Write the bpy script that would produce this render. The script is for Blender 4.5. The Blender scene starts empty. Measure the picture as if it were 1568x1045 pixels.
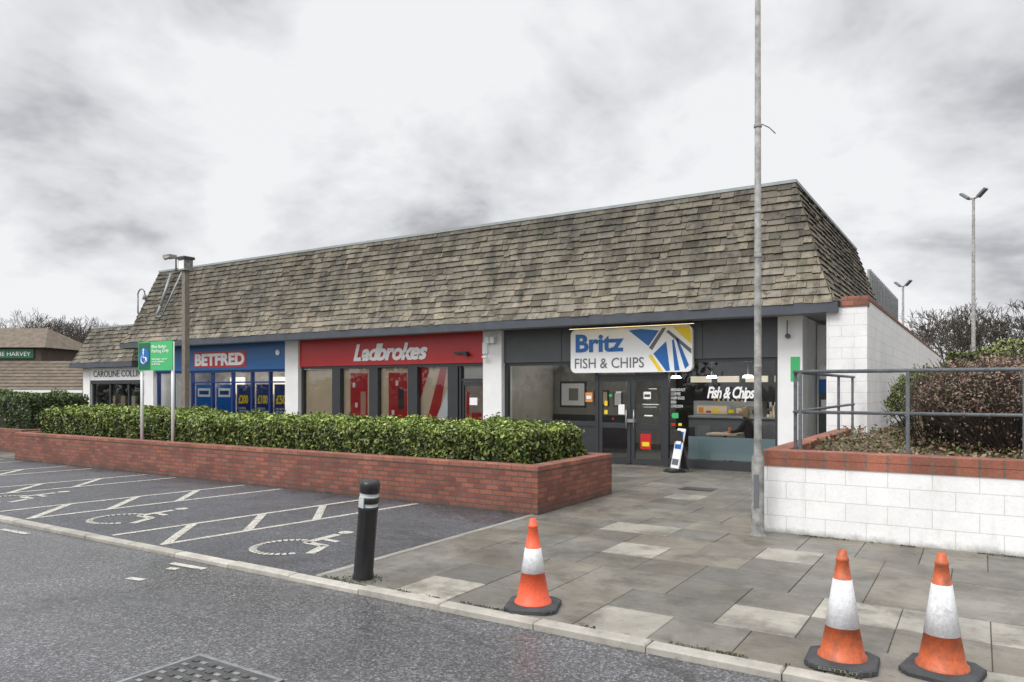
import bpy, math, random
import numpy as np
from mathutils import Vector, Matrix, noise
random.seed(7); np.random.seed(7)
R=math.radians
sc=bpy.context.scene
COL=sc.collection
try:
    sc.view_settings.view_transform='Standard'; sc.view_settings.look='None'; sc.view_settings.exposure=0
except Exception: pass

# ------------------------------------------------------------------ materials
def newmat(name):
    m=bpy.data.materials.new(name); m.use_nodes=True
    nt=m.node_tree; b=nt.nodes['Principled BSDF']
    return m,nt,b
def N(nt,t,**kw):
    n=nt.nodes.new(t)
    for k,v in kw.items():
        if k in n.inputs.keys(): n.inputs[k].default_value=v
        else: setattr(n,k,v)
    return n
def L(nt,a,b): nt.links.new(a,b)
def c4(c): return (c[0],c[1],c[2],1.0)
def ramp(nt,fac,stops):
    r=N(nt,'ShaderNodeValToRGB')
    e=r.color_ramp.elements
    while len(e)<len(stops): e.new(0.5)
    for i,(p,c) in enumerate(stops):
        e[i].position=p; e[i].color=c4(c) if hasattr(c,'__len__') else (c,c,c,1)
    L(nt,fac,r.inputs['Fac']); return r
def mixc(nt,fac,a,b,mode='MIX'):
    m=N(nt,'ShaderNodeMix'); m.data_type='RGBA'; m.blend_type=mode
    for s,v in ((m.inputs[0],fac),(m.inputs[6],a),(m.inputs[7],b)):
        if hasattr(v,'links') : L(nt,v,s)
        elif hasattr(v,'__len__'): s.default_value=c4(v)
        else: s.default_value=v
    return m.outputs[2]
def noisen(nt,scale,detail=4,rough=0.55,vec=None,dist=0):
    n=N(nt,'ShaderNodeTexNoise'); n.inputs['Scale'].default_value=scale
    n.inputs['Detail'].default_value=min(detail,5); n.inputs['Roughness'].default_value=rough
    n.inputs['Distortion'].default_value=dist
    if vec is None:
        g=N(nt,'ShaderNodeNewGeometry'); vec=g.outputs['Position']
    L(nt,vec,n.inputs['Vector']); return n.outputs['Fac']
def scaled(nt,s):
    g=N(nt,'ShaderNodeNewGeometry'); mp=N(nt,'ShaderNodeMapping'); mp.inputs['Scale'].default_value=s; L(nt,g.outputs['Position'],mp.inputs['Vector']); return mp.outputs['Vector']
def bump(nt,b,h,strength=0.3,dist=0.01):
    n=N(nt,'ShaderNodeBump'); n.inputs['Strength'].default_value=strength; n.inputs['Distance'].default_value=dist
    L(nt,h,n.inputs['Height']); L(nt,n.outputs['Normal'],b.inputs['Normal'])
def simple(name,c,rough=0.5,metal=0.0,var=0.15,scale=3.0,bmp=0.0,bscale=60,spec=None):
    m,nt,b=newmat(name)
    f=noisen(nt,scale,4,0.6)
    r=ramp(nt,f,[(0.3,[x*(1-var) for x in c]),(0.7,[min(1,x*(1+var)) for x in c])])
    L(nt,r.outputs['Color'],b.inputs['Base Color'])
    b.inputs['Roughness'].default_value=rough; b.inputs['Metallic'].default_value=metal
    if spec is not None: b.inputs['Specular IOR Level'].default_value=spec
    if bmp>0: bump(nt,b,noisen(nt,bscale,3),bmp,0.01)
    return m
def brickmat(name,c1,c2,mortar,bw=0.225,rh=0.075,ms=0.009,rough=0.85,bs=0.6,stain=0.35,grime=None,gz=0.35,streak=0.0,fine=0.2,scol=(0.22,0.20,0.15)):
    m,nt,b=newmat(name)
    uv=N(nt,'ShaderNodeUVMap'); uv.uv_map='UVMap'
    t=N(nt,'ShaderNodeTexBrick'); L(nt,uv.outputs['UV'],t.inputs['Vector'])
    t.inputs['Scale'].default_value=1; t.inputs['Brick Width'].default_value=bw; t.inputs['Row Height'].default_value=rh
    t.inputs['Mortar Size'].default_value=ms; t.inputs['Mortar Smooth'].default_value=0.1
    t.inputs['Color1'].default_value=c4(c1); t.inputs['Color2'].default_value=c4(c2); t.inputs['Mortar'].default_value=c4(mortar)
    f=noisen(nt,1.7,5,0.65); f2=noisen(nt,35,4,0.6)
    rr=ramp(nt,f,[(0.3,1-stain),(0.65,1.08)])
    rr2=ramp(nt,f2,[(0.3,1-fine),(0.7,1+fine*0.7)])
    o=mixc(nt,1.0,t.outputs['Color'],rr.outputs['Color'],'MULTIPLY')
    o=mixc(nt,1.0,o,rr2.outputs['Color'],'MULTIPLY')
    if grime is not None:
        g=N(nt,'ShaderNodeNewGeometry'); s=N(nt,'ShaderNodeSeparateXYZ'); L(nt,g.outputs['Position'],s.inputs[0])
        a=N(nt,'ShaderNodeMath',operation='MULTIPLY_ADD'); L(nt,noisen(nt,4,5,0.7),a.inputs[0]); a.inputs[1].default_value=-gz*1.6; L(nt,s.outputs['Z'],a.inputs[2])
        mr=N(nt,'ShaderNodeMapRange'); L(nt,a.outputs[0],mr.inputs[0]); mr.inputs[1].default_value=-gz; mr.inputs[2].default_value=-gz*0.15
        mr.inputs[3].default_value=0.9; mr.inputs[4].default_value=0.0
        o=mixc(nt,mr.outputs[0],o,grime)
    if streak>0:
        st=ramp(nt,noisen(nt,1.0,5,0.65,scaled(nt,(5,5,0.8))),[(0.52,0.0),(0.78,streak)])
        o=mixc(nt,st.outputs['Color'],o,scol)
        sp=ramp(nt,noisen(nt,11,5,0.7),[(0.62,0.0),(0.72,streak)])
        o=mixc(nt,sp.outputs['Color'],o,[v*0.75 for v in scol])
    L(nt,o,b.inputs['Base Color']); b.inputs['Roughness'].default_value=rough
    inv=N(nt,'ShaderNodeMath',operation='SUBTRACT'); inv.inputs[0].default_value=1.0; L(nt,t.outputs['Fac'],inv.inputs[1])
    ad=N(nt,'ShaderNodeMath',operation='MULTIPLY_ADD'); L(nt,f2,ad.inputs[0]); ad.inputs[1].default_value=0.35; L(nt,inv.outputs[0],ad.inputs[2])
    bump(nt,b,ad.outputs[0],bs,0.012)
    return m
def attrmat(name,rough=0.6,nscale=8,nvar=(0.75,1.15),bmp=0.0,bscale=50,stains=None,spec=0.5,streak=None,wet=False):
    m,nt,b=newmat(name)
    a=N(nt,'ShaderNodeAttribute'); a.attribute_name='col'
    rr=ramp(nt,noisen(nt,nscale,5,0.65),[(0.3,nvar[0]),(0.7,nvar[1])])
    o=mixc(nt,1.0,a.outputs['Color'],rr.outputs['Color'],'MULTIPLY')
    if streak:
        s=ramp(nt,noisen(nt,1.0,5,0.62,scaled(nt,streak[0])),[(streak[1],0.0),(streak[2],streak[4])])
        o=mixc(nt,s.outputs['Color'],o,streak[3])
    if stains:
        for scale,lo,hi,c,amt in stains:
            s=ramp(nt,noisen(nt,scale,5,0.7),[(lo,0.0),(hi,amt)])
            o=mixc(nt,s.outputs['Color'],o,c)
    L(nt,o,b.inputs['Base Color']); b.inputs['Roughness'].default_value=rough
    if wet:
        wr=ramp(nt,noisen(nt,0.8,5,0.65,dist=0.5),[(0.36,0.28),(0.64,0.72)]); L(nt,wr.outputs['Color'],b.inputs['Roughness'])
    b.inputs['Specular IOR Level'].default_value=spec
    if bmp>0: bump(nt,b,noisen(nt,bscale,4,0.65),bmp,0.01)
    return m
def emis(name,c,s):
    m,nt,b=newmat(name); b.inputs['Base Color'].default_value=c4(c)
    b.inputs['Emission Color'].default_value=c4(c); b.inputs['Emission Strength'].default_value=s
    return m
def glassmat(name,tint=(0.90,0.92,0.92),k=1.0):
    m,nt,b=newmat(name); nt.nodes.remove(b)
    out=[n for n in nt.nodes if n.type=='OUTPUT_MATERIAL'][0]
    tr=N(nt,'ShaderNodeBsdfTransparent'); tr.inputs[0].default_value=c4(tint)
    gl=N(nt,'ShaderNodeBsdfGlossy'); gl.inputs['Roughness'].default_value=0.015; gl.inputs['Color'].default_value=(0.9,0.95,1,1)
    fr=N(nt,'ShaderNodeFresnel'); fr.inputs[0].default_value=1.5
    mu=N(nt,'ShaderNodeMath',operation='MULTIPLY'); L(nt,fr.outputs[0],mu.inputs[0]); mu.inputs[1].default_value=1.5*k
    mx=N(nt,'ShaderNodeMixShader'); L(nt,mu.outputs[0],mx.inputs[0]); L(nt,tr.outputs[0],mx.inputs[1]); L(nt,gl.outputs[0],mx.inputs[2])
    L(nt,mx.outputs[0],out.inputs[0]); return m

def asphalt(name,c,wet,dry=0.72,wetx=False,bs=0.6):
    m,nt,b=newmat(name)
    sp=ramp(nt,noisen(nt,48,4,0.85),[(0.36,0.22),(0.48,0.75),(0.56,1.5),(0.63,4.0)])
    big=ramp(nt,noisen(nt,0.55,5,0.6,dist=0.6),[(0.3,0.68),(0.7,1.22)])
    o=mixc(nt,1.0,c,sp.outputs['Color'],'MULTIPLY'); o=mixc(nt,1.0,o,big.outputs['Color'],'MULTIPLY')
    v=N(nt,'ShaderNodeTexVoronoi'); v.feature='DISTANCE_TO_EDGE'; v.inputs['Scale'].default_value=0.33
    g=N(nt,'ShaderNodeNewGeometry')
    nz=N(nt,'ShaderNodeTexNoise'); nz.inputs['Scale'].default_value=2.2; nz.inputs['Detail'].default_value=4; L(nt,g.outputs['Position'],nz.inputs['Vector'])
    va=N(nt,'ShaderNodeVectorMath',operation='MULTIPLY_ADD'); L(nt,nz.outputs['Color'],va.inputs[0]); va.inputs[1].default_value=(0.9,0.9,0); L(nt,g.outputs['Position'],va.inputs[2])
    L(nt,va.outputs[0],v.inputs['Vector'])
    cr=ramp(nt,v.outputs['Distance'],[(0.0,0.6),(0.008,0.0)])
    o=mixc(nt,cr.outputs['Color'],o,(0.012,0.012,0.012))
    L(nt,o,b.inputs['Base Color'])
    fac=noisen(nt,0.6,5,0.68,dist=0.8)
    if wetx:
        s=N(nt,'ShaderNodeSeparateXYZ'); L(nt,g.outputs['Position'],s.inputs[0])
        mr=N(nt,'ShaderNodeMapRange'); L(nt,s.outputs['X'],mr.inputs[0]); mr.inputs[1].default_value=-7; mr.inputs[2].default_value=-2; mr.inputs[3].default_value=-0.14; mr.inputs[4].default_value=0.03
        ad=N(nt,'ShaderNodeMath',operation='ADD'); L(nt,fac,ad.inputs[0]); L(nt,mr.outputs[0],ad.inputs[1]); fac=ad.outputs[0]
    rg=ramp(nt,fac,[(0.36,wet),(0.60,dry)])
    L(nt,rg.outputs['Color'],b.inputs['Roughness'])
    b.inputs['Specular IOR Level'].default_value=0.9
    bump(nt,b,noisen(nt,48,4,0.85),bs,0.008)
    return m
M={}
M['road']=asphalt('wet_asphalt',(0.074,0.074,0.078),0.20,0.55,True,0.28)
M['park']=asphalt('car_park_asphalt',(0.050,0.052,0.058),0.34,bs=0.4)
M['ground']=simple('rough_ground',(0.07,0.085,0.04),0.95,var=0.4,bmp=0.5)
M['slab']=attrmat('paving_slab',0.66,1.3,(0.62,1.15),0.35,70,[(2.0,0.48,0.66,(0.075,0.07,0.055),0.7),(9,0.56,0.74,(0.05,0.05,0.036),0.55),(34,0.58,0.68,(0.25,0.24,0.21),0.45),(50,0.60,0.68,(0.035,0.035,0.03),0.65)],wet=True)
M['kerb']=attrmat('kerb_stone',0.8,4,(0.7,1.15),0.4,80,[(9,0.58,0.8,(0.10,0.095,0.075),0.6)])
M['tile']=attrmat('roof_shingle',0.92,1.6,(0.74,1.25),0.6,45,[(0.4,0.46,0.64,(0.050,0.050,0.047),0.5),(1.3,0.55,0.72,(0.075,0.085,0.04),0.45),(6,0.53,0.68,(0.036,0.035,0.030),0.75),(16,0.58,0.70,(0.30,0.27,0.19),0.5)],0.25,streak=((3.0,3.0,0.5),0.47,0.64,(0.046,0.045,0.040),0.62))
M['brick']=brickmat('red_brick',(0.33,0.115,0.072),(0.19,0.065,0.048),(0.12,0.09,0.075),grime=(0.07,0.055,0.045),gz=0.22,ms=0.009,stain=0.35,streak=0.3,scol=(0.13,0.08,0.06))
M['coping']=brickmat('brick_coping',(0.37,0.14,0.09),(0.24,0.09,0.06),(0.15,0.11,0.09),bw=0.225,rh=0.1025,ms=0.010,streak=0.3,scol=(0.13,0.09,0.07))
M['coping_e']=brickmat('brick_on_edge',(0.36,0.13,0.08),(0.23,0.085,0.058),(0.17,0.13,0.11),bw=0.225,rh=0.6,ms=0.012,streak=0.35,scol=(0.14,0.11,0.085))
M['block']=brickmat('painted_block',(0.82,0.82,0.81),(0.79,0.79,0.78),(0.60,0.60,0.58),bw=0.45,rh=0.215,ms=0.005,bs=0.4,stain=0.05,grime=(0.17,0.17,0.12),gz=0.13,streak=0.25,fine=0.05)
M['blockhi']=brickmat('painted_block_high',(0.82,0.82,0.81),(0.79,0.79,0.78),(0.62,0.62,0.60),bw=0.45,rh=0.215,ms=0.005,bs=0.4,stain=0.06,streak=0.18,fine=0.05)
M['render']=simple('white_render',(0.82,0.82,0.81),0.8,var=0.05,scale=2,bmp=0.15)
M['fascia']=simple('grey_fascia',(0.065,0.075,0.09),0.45,var=0.15)
M['soffit']=simple('soffit',(0.30,0.31,0.32),0.7,var=0.1)
M['darkframe']=simple('anthracite_frame',(0.035,0.038,0.042),0.4,var=0.1)
M['greyband']=simple('grey_sign_band',(0.085,0.09,0.095),0.5,var=0.08)
M['red']=simple('red_sign',(0.50,0.022,0.025),0.35,var=0.06)
M['blue']=simple('blue_sign',(0.012,0.12,0.34),0.35,var=0.06)
M['dkblue']=simple('dark_blue',(0.010,0.035,0.17),0.4,var=0.1)
M['white']=simple('white_plastic',(0.88,0.88,0.88),0.4,var=0.02)
M['cream']=simple('cream_blind',(0.72,0.58,0.42),0.7,var=0.08)
M['yellow']=simple('yellow_print',(0.85,0.62,0.02),0.4,var=0.03)
M['brblue']=simple('logo_blue',(0.01,0.13,0.42),0.35,var=0.04)
M['grey']=simple('mid_grey',(0.13,0.14,0.15),0.5,var=0.05)
M['dark']=simple('interior_dark',(0.045,0.045,0.048),0.7,var=0.2)
M['wallint']=simple('interior_wall',(0.50,0.46,0.41),0.7,var=0.1)
M['partition']=simple('interior_partition',(0.24,0.225,0.20),0.6,var=0.2,scale=1.2)
M['floorint']=simple('interior_floor',(0.16,0.15,0.14),0.4,var=0.1)
M['glass']=glassmat('shop_glass')
M['frost']=simple('frosted_film',(0.40,0.52,0.53),0.35,var=0.05)
M['galv']=simple('galvanised_steel',(0.30,0.31,0.31),0.45,metal=0.6,var=0.25,scale=12,bmp=0.1)
M['iron']=simple('cast_iron',(0.10,0.10,0.10),0.55,metal=0.5,var=0.35,scale=14,bmp=0.3)
M['postgrey']=simple('lamp_post_paint',(0.25,0.245,0.23),0.6,var=0.45,scale=9,bmp=0.2)
M['postbrown']=simple('concrete_post',(0.20,0.175,0.145),0.8,var=0.2,scale=8,bmp=0.3)
M['rail']=simple('railing_steel',(0.13,0.145,0.155),0.5,metal=0.3,var=0.3,scale=15)
M['alum']=simple('aluminium_trim',(0.30,0.33,0.33),0.5,metal=0.2,var=0.15)
M['black']=simple('black_plastic',(0.014,0.014,0.015),0.35,var=0.3,scale=8)
M['rubber']=simple('black_rubber',(0.045,0.047,0.05),0.75,var=0.35,scale=8,bmp=0.3)
M['reflect']=simple('reflective_band',(0.50,0.52,0.52),0.35,var=0.15,scale=20)
M['faded']=simple('faded_print',(0.22,0.22,0.18),0.7,var=0.3,scale=30)
M['green']=simple('green_sign',(0.06,0.46,0.15),0.35,var=0.04)
M['ltgreen']=simple('dark_green',(0.01,0.12,0.06),0.35,var=0.04)
M['soil']=simple('soil_leaf_litter',(0.10,0.075,0.045),0.95,var=0.5,scale=25,bmp=0.9,bscale=25)
M['joint']=simple('joint_dirt',(0.07,0.065,0.05),0.95,var=0.4,scale=25)
M['leaf']=attrmat('hedge_leaf',0.42,3,(0.82,1.12),spec=0.4)
M['core']=simple('hedge_core',(0.022,0.028,0.011),0.95,var=0.4,scale=10)
M['bark']=simple('bark',(0.085,0.07,0.058),0.9,var=0.3,scale=6)
M['pubroof']=simple('pub_roof',(0.15,0.12,0.09),0.9,var=0.3,scale=2.5,bmp=0.5,bscale=8)
M['pubwall']=simple('pub_wall',(0.6,0.57,0.50),0.9,var=0.1)
M['brownwall']=simple('brown_cladding',(0.085,0.06,0.048),0.8,var=0.2)
M['lampwarm']=emis('warm_lamp',(1.0,0.78,0.36),3.0)
M['lampwhite']=emis('white_lamp',(1.0,0.97,0.9),24.0)
M['screen']=emis('lit_menu_board',(0.75,0.66,0.52),0.75)
M['skin']=simple('skin',(0.55,0.33,0.25),0.5,var=0.05)
M['hair']=simple('blonde_hair',(0.50,0.36,0.2),0.6,var=0.3,scale=60)
M['cloth']=simple('dark_jacket',(0.03,0.03,0.035),0.85,var=0.3,scale=20)
M['steel']=simple('counter_steel',(0.40,0.41,0.42),0.3,metal=0.5,var=0.1)
M['orange_p']=simple('orange_poster',(0.70,0.27,0.06),0.5,var=0.05)
def conemat(name,c,dirt):
    m,nt,b=newmat(name)
    s=ramp(nt,noisen(nt,14,5,0.7),[(0.45,0.0),(0.75,dirt)])
    s2=ramp(nt,noisen(nt,60,3,0.6),[(0.35,0.85),(0.7,1.08)])
    o=mixc(nt,s.outputs['Color'],c,(0.12,0.065,0.045)); o=mixc(nt,1.0,o,s2.outputs['Color'],'MULTIPLY')
    sc_=ramp(nt,noisen(nt,22,5,0.75,scaled(nt,(1,1,2.5))),[(0.62,0.0),(0.68,0.6*dirt+0.14)])
    o=mixc(nt,sc_.outputs['Color'],o,(0.13,0.10,0.09))
    L(nt,o,b.inputs['Base Color']); b.inputs['Roughness'].default_value=0.5
    return m
M['cone_bright']=conemat('cone_orange',(0.85,0.125,0.05),0.25)
M['cone_dull']=conemat('cone_orange_dirty',(0.56,0.12,0.040),0.75)
M['cone_white']=conemat('cone_sleeve',(0.76,0.77,0.78),0.35)
def paint():
    m,nt,b=newmat('worn_road_paint'); nt.nodes.remove(b)
    out=[n for n in nt.nodes if n.type=='OUTPUT_MATERIAL'][0]
    d=N(nt,'ShaderNodeBsdfPrincipled'); d.inputs['Roughness'].default_value=0.6
    s2=ramp(nt,noisen(nt,6,5,0.6),[(0.3,(0.38,0.36,0.31)),(0.7,(0.62,0.60,0.53))]); L(nt,s2.outputs['Color'],d.inputs['Base Color'])
    t=N(nt,'ShaderNodeBsdfTransparent'); mx=N(nt,'ShaderNodeMixShader')
    s=ramp(nt,noisen(nt,32,5,0.8),[(0.38,0.12),(0.50,1.0)])
    L(nt,s.outputs['Color'],mx.inputs[0]); L(nt,t.outputs[0],mx.inputs[1]); L(nt,d.outputs[0],mx.inputs[2]); L(nt,mx.outputs[0],out.inputs[0])
    return m
M['paint']=paint()

# ------------------------------------------------------------------ mesh builder
class MB:
    def __init__(s): s.v=[];s.f=[];s.m=[];s.c=[];s.mats=[];s.sm=[]
    def mi(s,k):
        if k not in s.mats: s.mats.append(k)
        return s.mats.index(k)
    def face(s,pts,k,c=(1,1,1),sm=False):
        n=len(s.v); s.v+= [tuple(p) for p in pts]; s.f.append(tuple(range(n,n+len(pts)))); s.m.append(s.mi(k)); s.c.append(c); s.sm.append(sm)
    def box(s,x0,x1,y0,y1,z0,z1,k,c=(1,1,1),top=None,M4=None,bev=0):
        b=bev
        if b<=0:
            P=[(x0,y0,z0),(x1,y0,z0),(x1,y1,z0),(x0,y1,z0),(x0,y0,z1),(x1,y0,z1),(x1,y1,z1),(x0,y1,z1)]
            F=[(0,3,2,1),(4,5,6,7),(0,1,5,4),(1,2,6,5),(2,3,7,6),(3,0,4,7)]
        else:
            P=[(x0,y0,z0),(x1,y0,z0),(x1,y1,z0),(x0,y1,z0),(x0,y0,z1-b),(x1,y0,z1-b),(x1,y1,z1-b),(x0,y1,z1-b),
               (x0+b,y0+b,z1),(x1-b,y0+b,z1),(x1-b,y1-b,z1),(x0+b,y1-b,z1)]
            F=[(0,3,2,1),(8,9,10,11),(0,1,5,4),(1,2,6,5),(2,3,7,6),(3,0,4,7),(4,5,9,8),(5,6,10,9),(6,7,11,10),(7,4,8,11)]
        if M4 is not None: P=[tuple(M4@Vector(p)) for p in P]
        n=len(s.v); s.v+=P
        for i,f in enumerate(F):
            s.f.append(tuple(n+j for j in f)); s.m.append(s.mi(top if (top and i==1) else k)); s.c.append(c); s.sm.append(False)
    def cyl(s,p0,p1,r0,r1,k,n=10,c=(1,1,1),cap=True,sm=True):
        p0=Vector(p0);p1=Vector(p1); d=(p1-p0)
        if d.length<1e-6: return
        d.normalize(); a=Vector((0,0,1)) if abs(d.z)<0.9 else Vector((1,0,0))
        u=d.cross(a).normalized(); w=d.cross(u)
        b=len(s.v)
        for p,r in((p0,r0),(p1,r1)):
            for i in range(n):
                t=2*math.pi*i/n; s.v.append(tuple(p+u*(r*math.cos(t))+w*(r*math.sin(t))))
        for i in range(n):
            j=(i+1)%n; s.f.append((b+j,b+i,b+n+i,b+n+j)); s.m.append(s.mi(k)); s.c.append(c); s.sm.append(sm)
        if cap:
            s.f.append(tuple(b+i for i in range(n))); s.m.append(s.mi(k)); s.c.append(c); s.sm.append(False)
            s.f.append(tuple(b+n+i for i in reversed(range(n)))); s.m.append(s.mi(k)); s.c.append(c); s.sm.append(False)
    def tube(s,pts,r,k,n=8):
        for a,b in zip(pts[:-1],pts[1:]): s.cyl(a,b,r,r,k,n)
    def lathe(s,prof,ks,M4=Matrix(),n=32,sq=0):
        b=len(s.v)
        for r,z in prof:
            for i in range(n):
                t=2*math.pi*i/n; s.v.append(tuple(M4@Vector((r*math.cos(t),r*math.sin(t),z))))
        for a in range(len(prof)-1):
            for i in range(n):
                j=(i+1)%n; s.f.append((b+a*n+i,b+a*n+j,b+(a+1)*n+j,b+(a+1)*n+i)); s.m.append(s.mi(ks[a])); s.c.append((1,1,1)); s.sm.append(True)
        s.f.append(tuple(b+(len(prof)-1)*n+i for i in range(n))); s.m.append(s.mi(ks[-1])); s.c.append((1,1,1)); s.sm.append(False)
    def build(s,name,parent=None,loc=(0,0,0)):
        me=bpy.data.meshes.new(name); me.from_pydata(s.v,[],s.f)
        for k in s.mats: me.materials.append(M[k])
        me.polygons.foreach_set('material_index',s.m); me.polygons.foreach_set('use_smooth',s.sm)
        me.update()
        V=s.v; uvd=np.zeros(len(me.loops)*2,np.float32); cd=np.ones(len(me.loops)*4,np.float32)
        for p in me.polygons:
            nn=p.normal; ax=max(range(3),key=lambda i:abs(nn[i])); c=s.c[p.index]
            for li in p.loop_indices:
                v=V[me.loops[li].vertex_index]
                q=(v[1],v[2]) if ax==0 else ((v[0],v[2]) if ax==1 else (v[0],v[1]))
                uvd[li*2]=q[0]; uvd[li*2+1]=q[1]; cd[li*4:li*4+3]=c[:3]
        me.uv_layers.new(name='UVMap'); me.uv_layers['UVMap'].data.foreach_set('uv',uvd)
        me.color_attributes.new('col','FLOAT_COLOR','CORNER'); me.color_attributes['col'].data.foreach_set('color',cd)
        me.update()
        o=bpy.data.objects.new(name,me); o.location=loc; COL.objects.link(o)
        if parent: o.parent=parent
        return o
def empty(name,loc=(0,0,0),rz=0):
    e=bpy.data.objects.new(name,None); e.location=loc; e.rotation_euler=(0,0,rz); COL.objects.link(e); e.empty_display_size=0.2; return e

def text(name,body,x0,x1,y,z0,z1,mat,parent,bold=0.0,shear=0.0,sp=1.0,zdepth=0.006,fn=None):
    cu=bpy.data.curves.new(name,'FONT'); cu.body=body; cu.size=1; cu.offset=bold; cu.shear=shear; cu.space_character=sp; cu.extrude=0.02
    cu.resolution_u=3
    o=bpy.data.objects.new(name,cu); COL.objects.link(o)
    dg=bpy.context.evaluated_depsgraph_get(); me=bpy.data.meshes.new_from_object(o.evaluated_get(dg))
    bpy.data.objects.remove(o)
    n=len(me.vertices); a=np.zeros(n*3); me.vertices.foreach_get('co',a); a=a.reshape(-1,3)
    if n==0: return
    mn=a.min(0); mx=a.max(0); q=(a-mn)/np.maximum(mx-mn,1e-6)
    b=np.zeros_like(a); b[:,0]=x0+(x1-x0)*q[:,0]; b[:,2]=z0+(z1-z0)*q[:,1]; b[:,1]=y-zdepth*q[:,2]
    if fn is not None: b=fn(b)
    me.vertices.foreach_set('co',b.ravel()); me.materials.clear(); me.materials.append(M[mat]); me.update()
    for p in me.polygons: p.material_index=0
    ob=bpy.data.objects.new(name,me); COL.objects.link(ob); ob.parent=parent; return ob

# ------------------------------------------------------------------ camera, world, sun
cam=bpy.data.cameras.new('camera'); co=bpy.data.objects.new('camera',cam); COL.objects.link(co); sc.camera=co
co.location=(0,0,1.8); co.rotation_euler=(R(90),0,R(32.34)); cam.sensor_width=36; cam.lens=25.97; cam.shift_y=0.0462
cam.clip_end=2000; cam.clip_start=0.05
CX,SX=0.845,0.5346
def Wd(xc,zc): return (CX*xc-SX*zc, SX*xc+CX*zc)

w=bpy.data.worlds.new('World'); sc.world=w; w.use_nodes=True
nt=w.node_tree; bg=nt.nodes['Background']; out=[n for n in nt.nodes if n.type=='OUTPUT_WORLD'][0]
sky=N(nt,'ShaderNodeTexSky'); sky.sky_type='NISHITA'; sky.sun_disc=False; sky.sun_elevation=R(48); sky.sun_rotation=R(195)
L(nt,sky.outputs[0],bg.inputs[0]); bg.inputs[1].default_value=0.08
tc=N(nt,'ShaderNodeTexCoord'); sx=N(nt,'ShaderNodeSeparateXYZ'); L(nt,tc.outputs['Generated'],sx.inputs[0])
zz=N(nt,'ShaderNodeMath',operation='MAXIMUM'); L(nt,sx.outputs['Z'],zz.inputs[0]); zz.inputs[1].default_value=0.0
za=N(nt,'ShaderNodeMath',operation='ADD'); L(nt,zz.outputs[0],za.inputs[0]); za.inputs[1].default_value=0.42
dv=N(nt,'ShaderNodeVectorMath',operation='DIVIDE'); L(nt,tc.outputs['Generated'],dv.inputs[0])
cb=N(nt,'ShaderNodeCombineXYZ'); 
for i in range(3): L(nt,za.outputs[0],cb.inputs[i])
L(nt,cb.outputs[0],dv.inputs[1])
mp=N(nt,'ShaderNodeMapping'); mp.inputs['Location'].default_value=(3.1,1.7,0.4); L(nt,dv.outputs[0],mp.inputs['Vector'])
n1=noisen(nt,2.1,5,0.55,mp.outputs['Vector'],0.25)
n2=noisen(nt,6.5,4,0.6,mp.outputs['Vector'],0.2)
a1=N(nt,'ShaderNodeMath',operation='MULTIPLY_ADD'); L(nt,n2,a1.inputs[0]); a1.inputs[1].default_value=0.26; L(nt,n1,a1.inputs[2])
cur=a1.outputs[0]
for px,py,wid,amt in ((110,120,0.28,-0.15),(630,280,0.16,-0.17),(400,20,0.22,-0.03),(340,250,0.12,0.17),(560,110,0.24,0.13),(1250,130,0.30,0.07),(1480,110,0.14,-0.08),(100,330,0.25,0.16),(1200,220,0.2,0.06),(850,60,0.25,0.10),(720,330,0.10,-0.06),(60,220,0.10,-0.08),(1000,250,0.15,0.04),(1350,420,0.2,0.06)):
    r=(px-784)/1131; t=(595-py)/1131
    d=Vector((CX*r-SX,SX*r+CX,t)).normalized()
    ds=N(nt,'ShaderNodeVectorMath',operation='DISTANCE'); L(nt,tc.outputs['Generated'],ds.inputs[0]); ds.inputs[1].default_value=d
    mr=N(nt,'ShaderNodeMapRange'); mr.interpolation_type='SMOOTHSTEP'; L(nt,ds.outputs['Value'],mr.inputs[0]); mr.inputs[1].default_value=0; mr.inputs[2].default_value=wid*1.4
    mr.inputs[3].default_value=amt; mr.inputs[4].default_value=0
    ad=N(nt,'ShaderNodeMath',operation='ADD'); L(nt,cur,ad.inputs[0]); L(nt,mr.outputs[0],ad.inputs[1]); cur=ad.outputs[0]
cr=ramp(nt,cur,[(0.38,(0.31,0.315,0.335)),(0.50,(0.51,0.515,0.54)),(0.59,(0.73,0.735,0.76)),(0.72,(0.92,0.925,0.94))])
zr=N(nt,'ShaderNodeMapRange'); zr.interpolation_type='SMOOTHSTEP'; L(nt,sx.outputs['Z'],zr.inputs[0]); zr.inputs[1].default_value=0.48; zr.inputs[2].default_value=0.95; zr.inputs[3].default_value=1.0; zr.inputs[4].default_value=2.2
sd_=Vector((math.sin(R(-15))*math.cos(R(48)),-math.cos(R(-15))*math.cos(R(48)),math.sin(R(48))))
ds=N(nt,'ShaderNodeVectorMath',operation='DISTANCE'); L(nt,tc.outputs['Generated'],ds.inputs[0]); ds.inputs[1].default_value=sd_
mr=N(nt,'ShaderNodeMapRange'); mr.interpolation_type='SMOOTHSTEP'; L(nt,ds.outputs['Value'],mr.inputs[0]); mr.inputs[1].default_value=0.0; mr.inputs[2].default_value=1.15; mr.inputs[3].default_value=2.0; mr.inputs[4].default_value=0  # extra sky brightness added around the sun, behind the camera, to light the facade
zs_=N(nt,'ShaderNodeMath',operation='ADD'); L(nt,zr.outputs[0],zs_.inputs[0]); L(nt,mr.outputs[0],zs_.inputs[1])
bg2=N(nt,'ShaderNodeBackground'); L(nt,cr.outputs['Color'],bg2.inputs[0]); L(nt,zs_.outputs[0],bg2.inputs[1])
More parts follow.
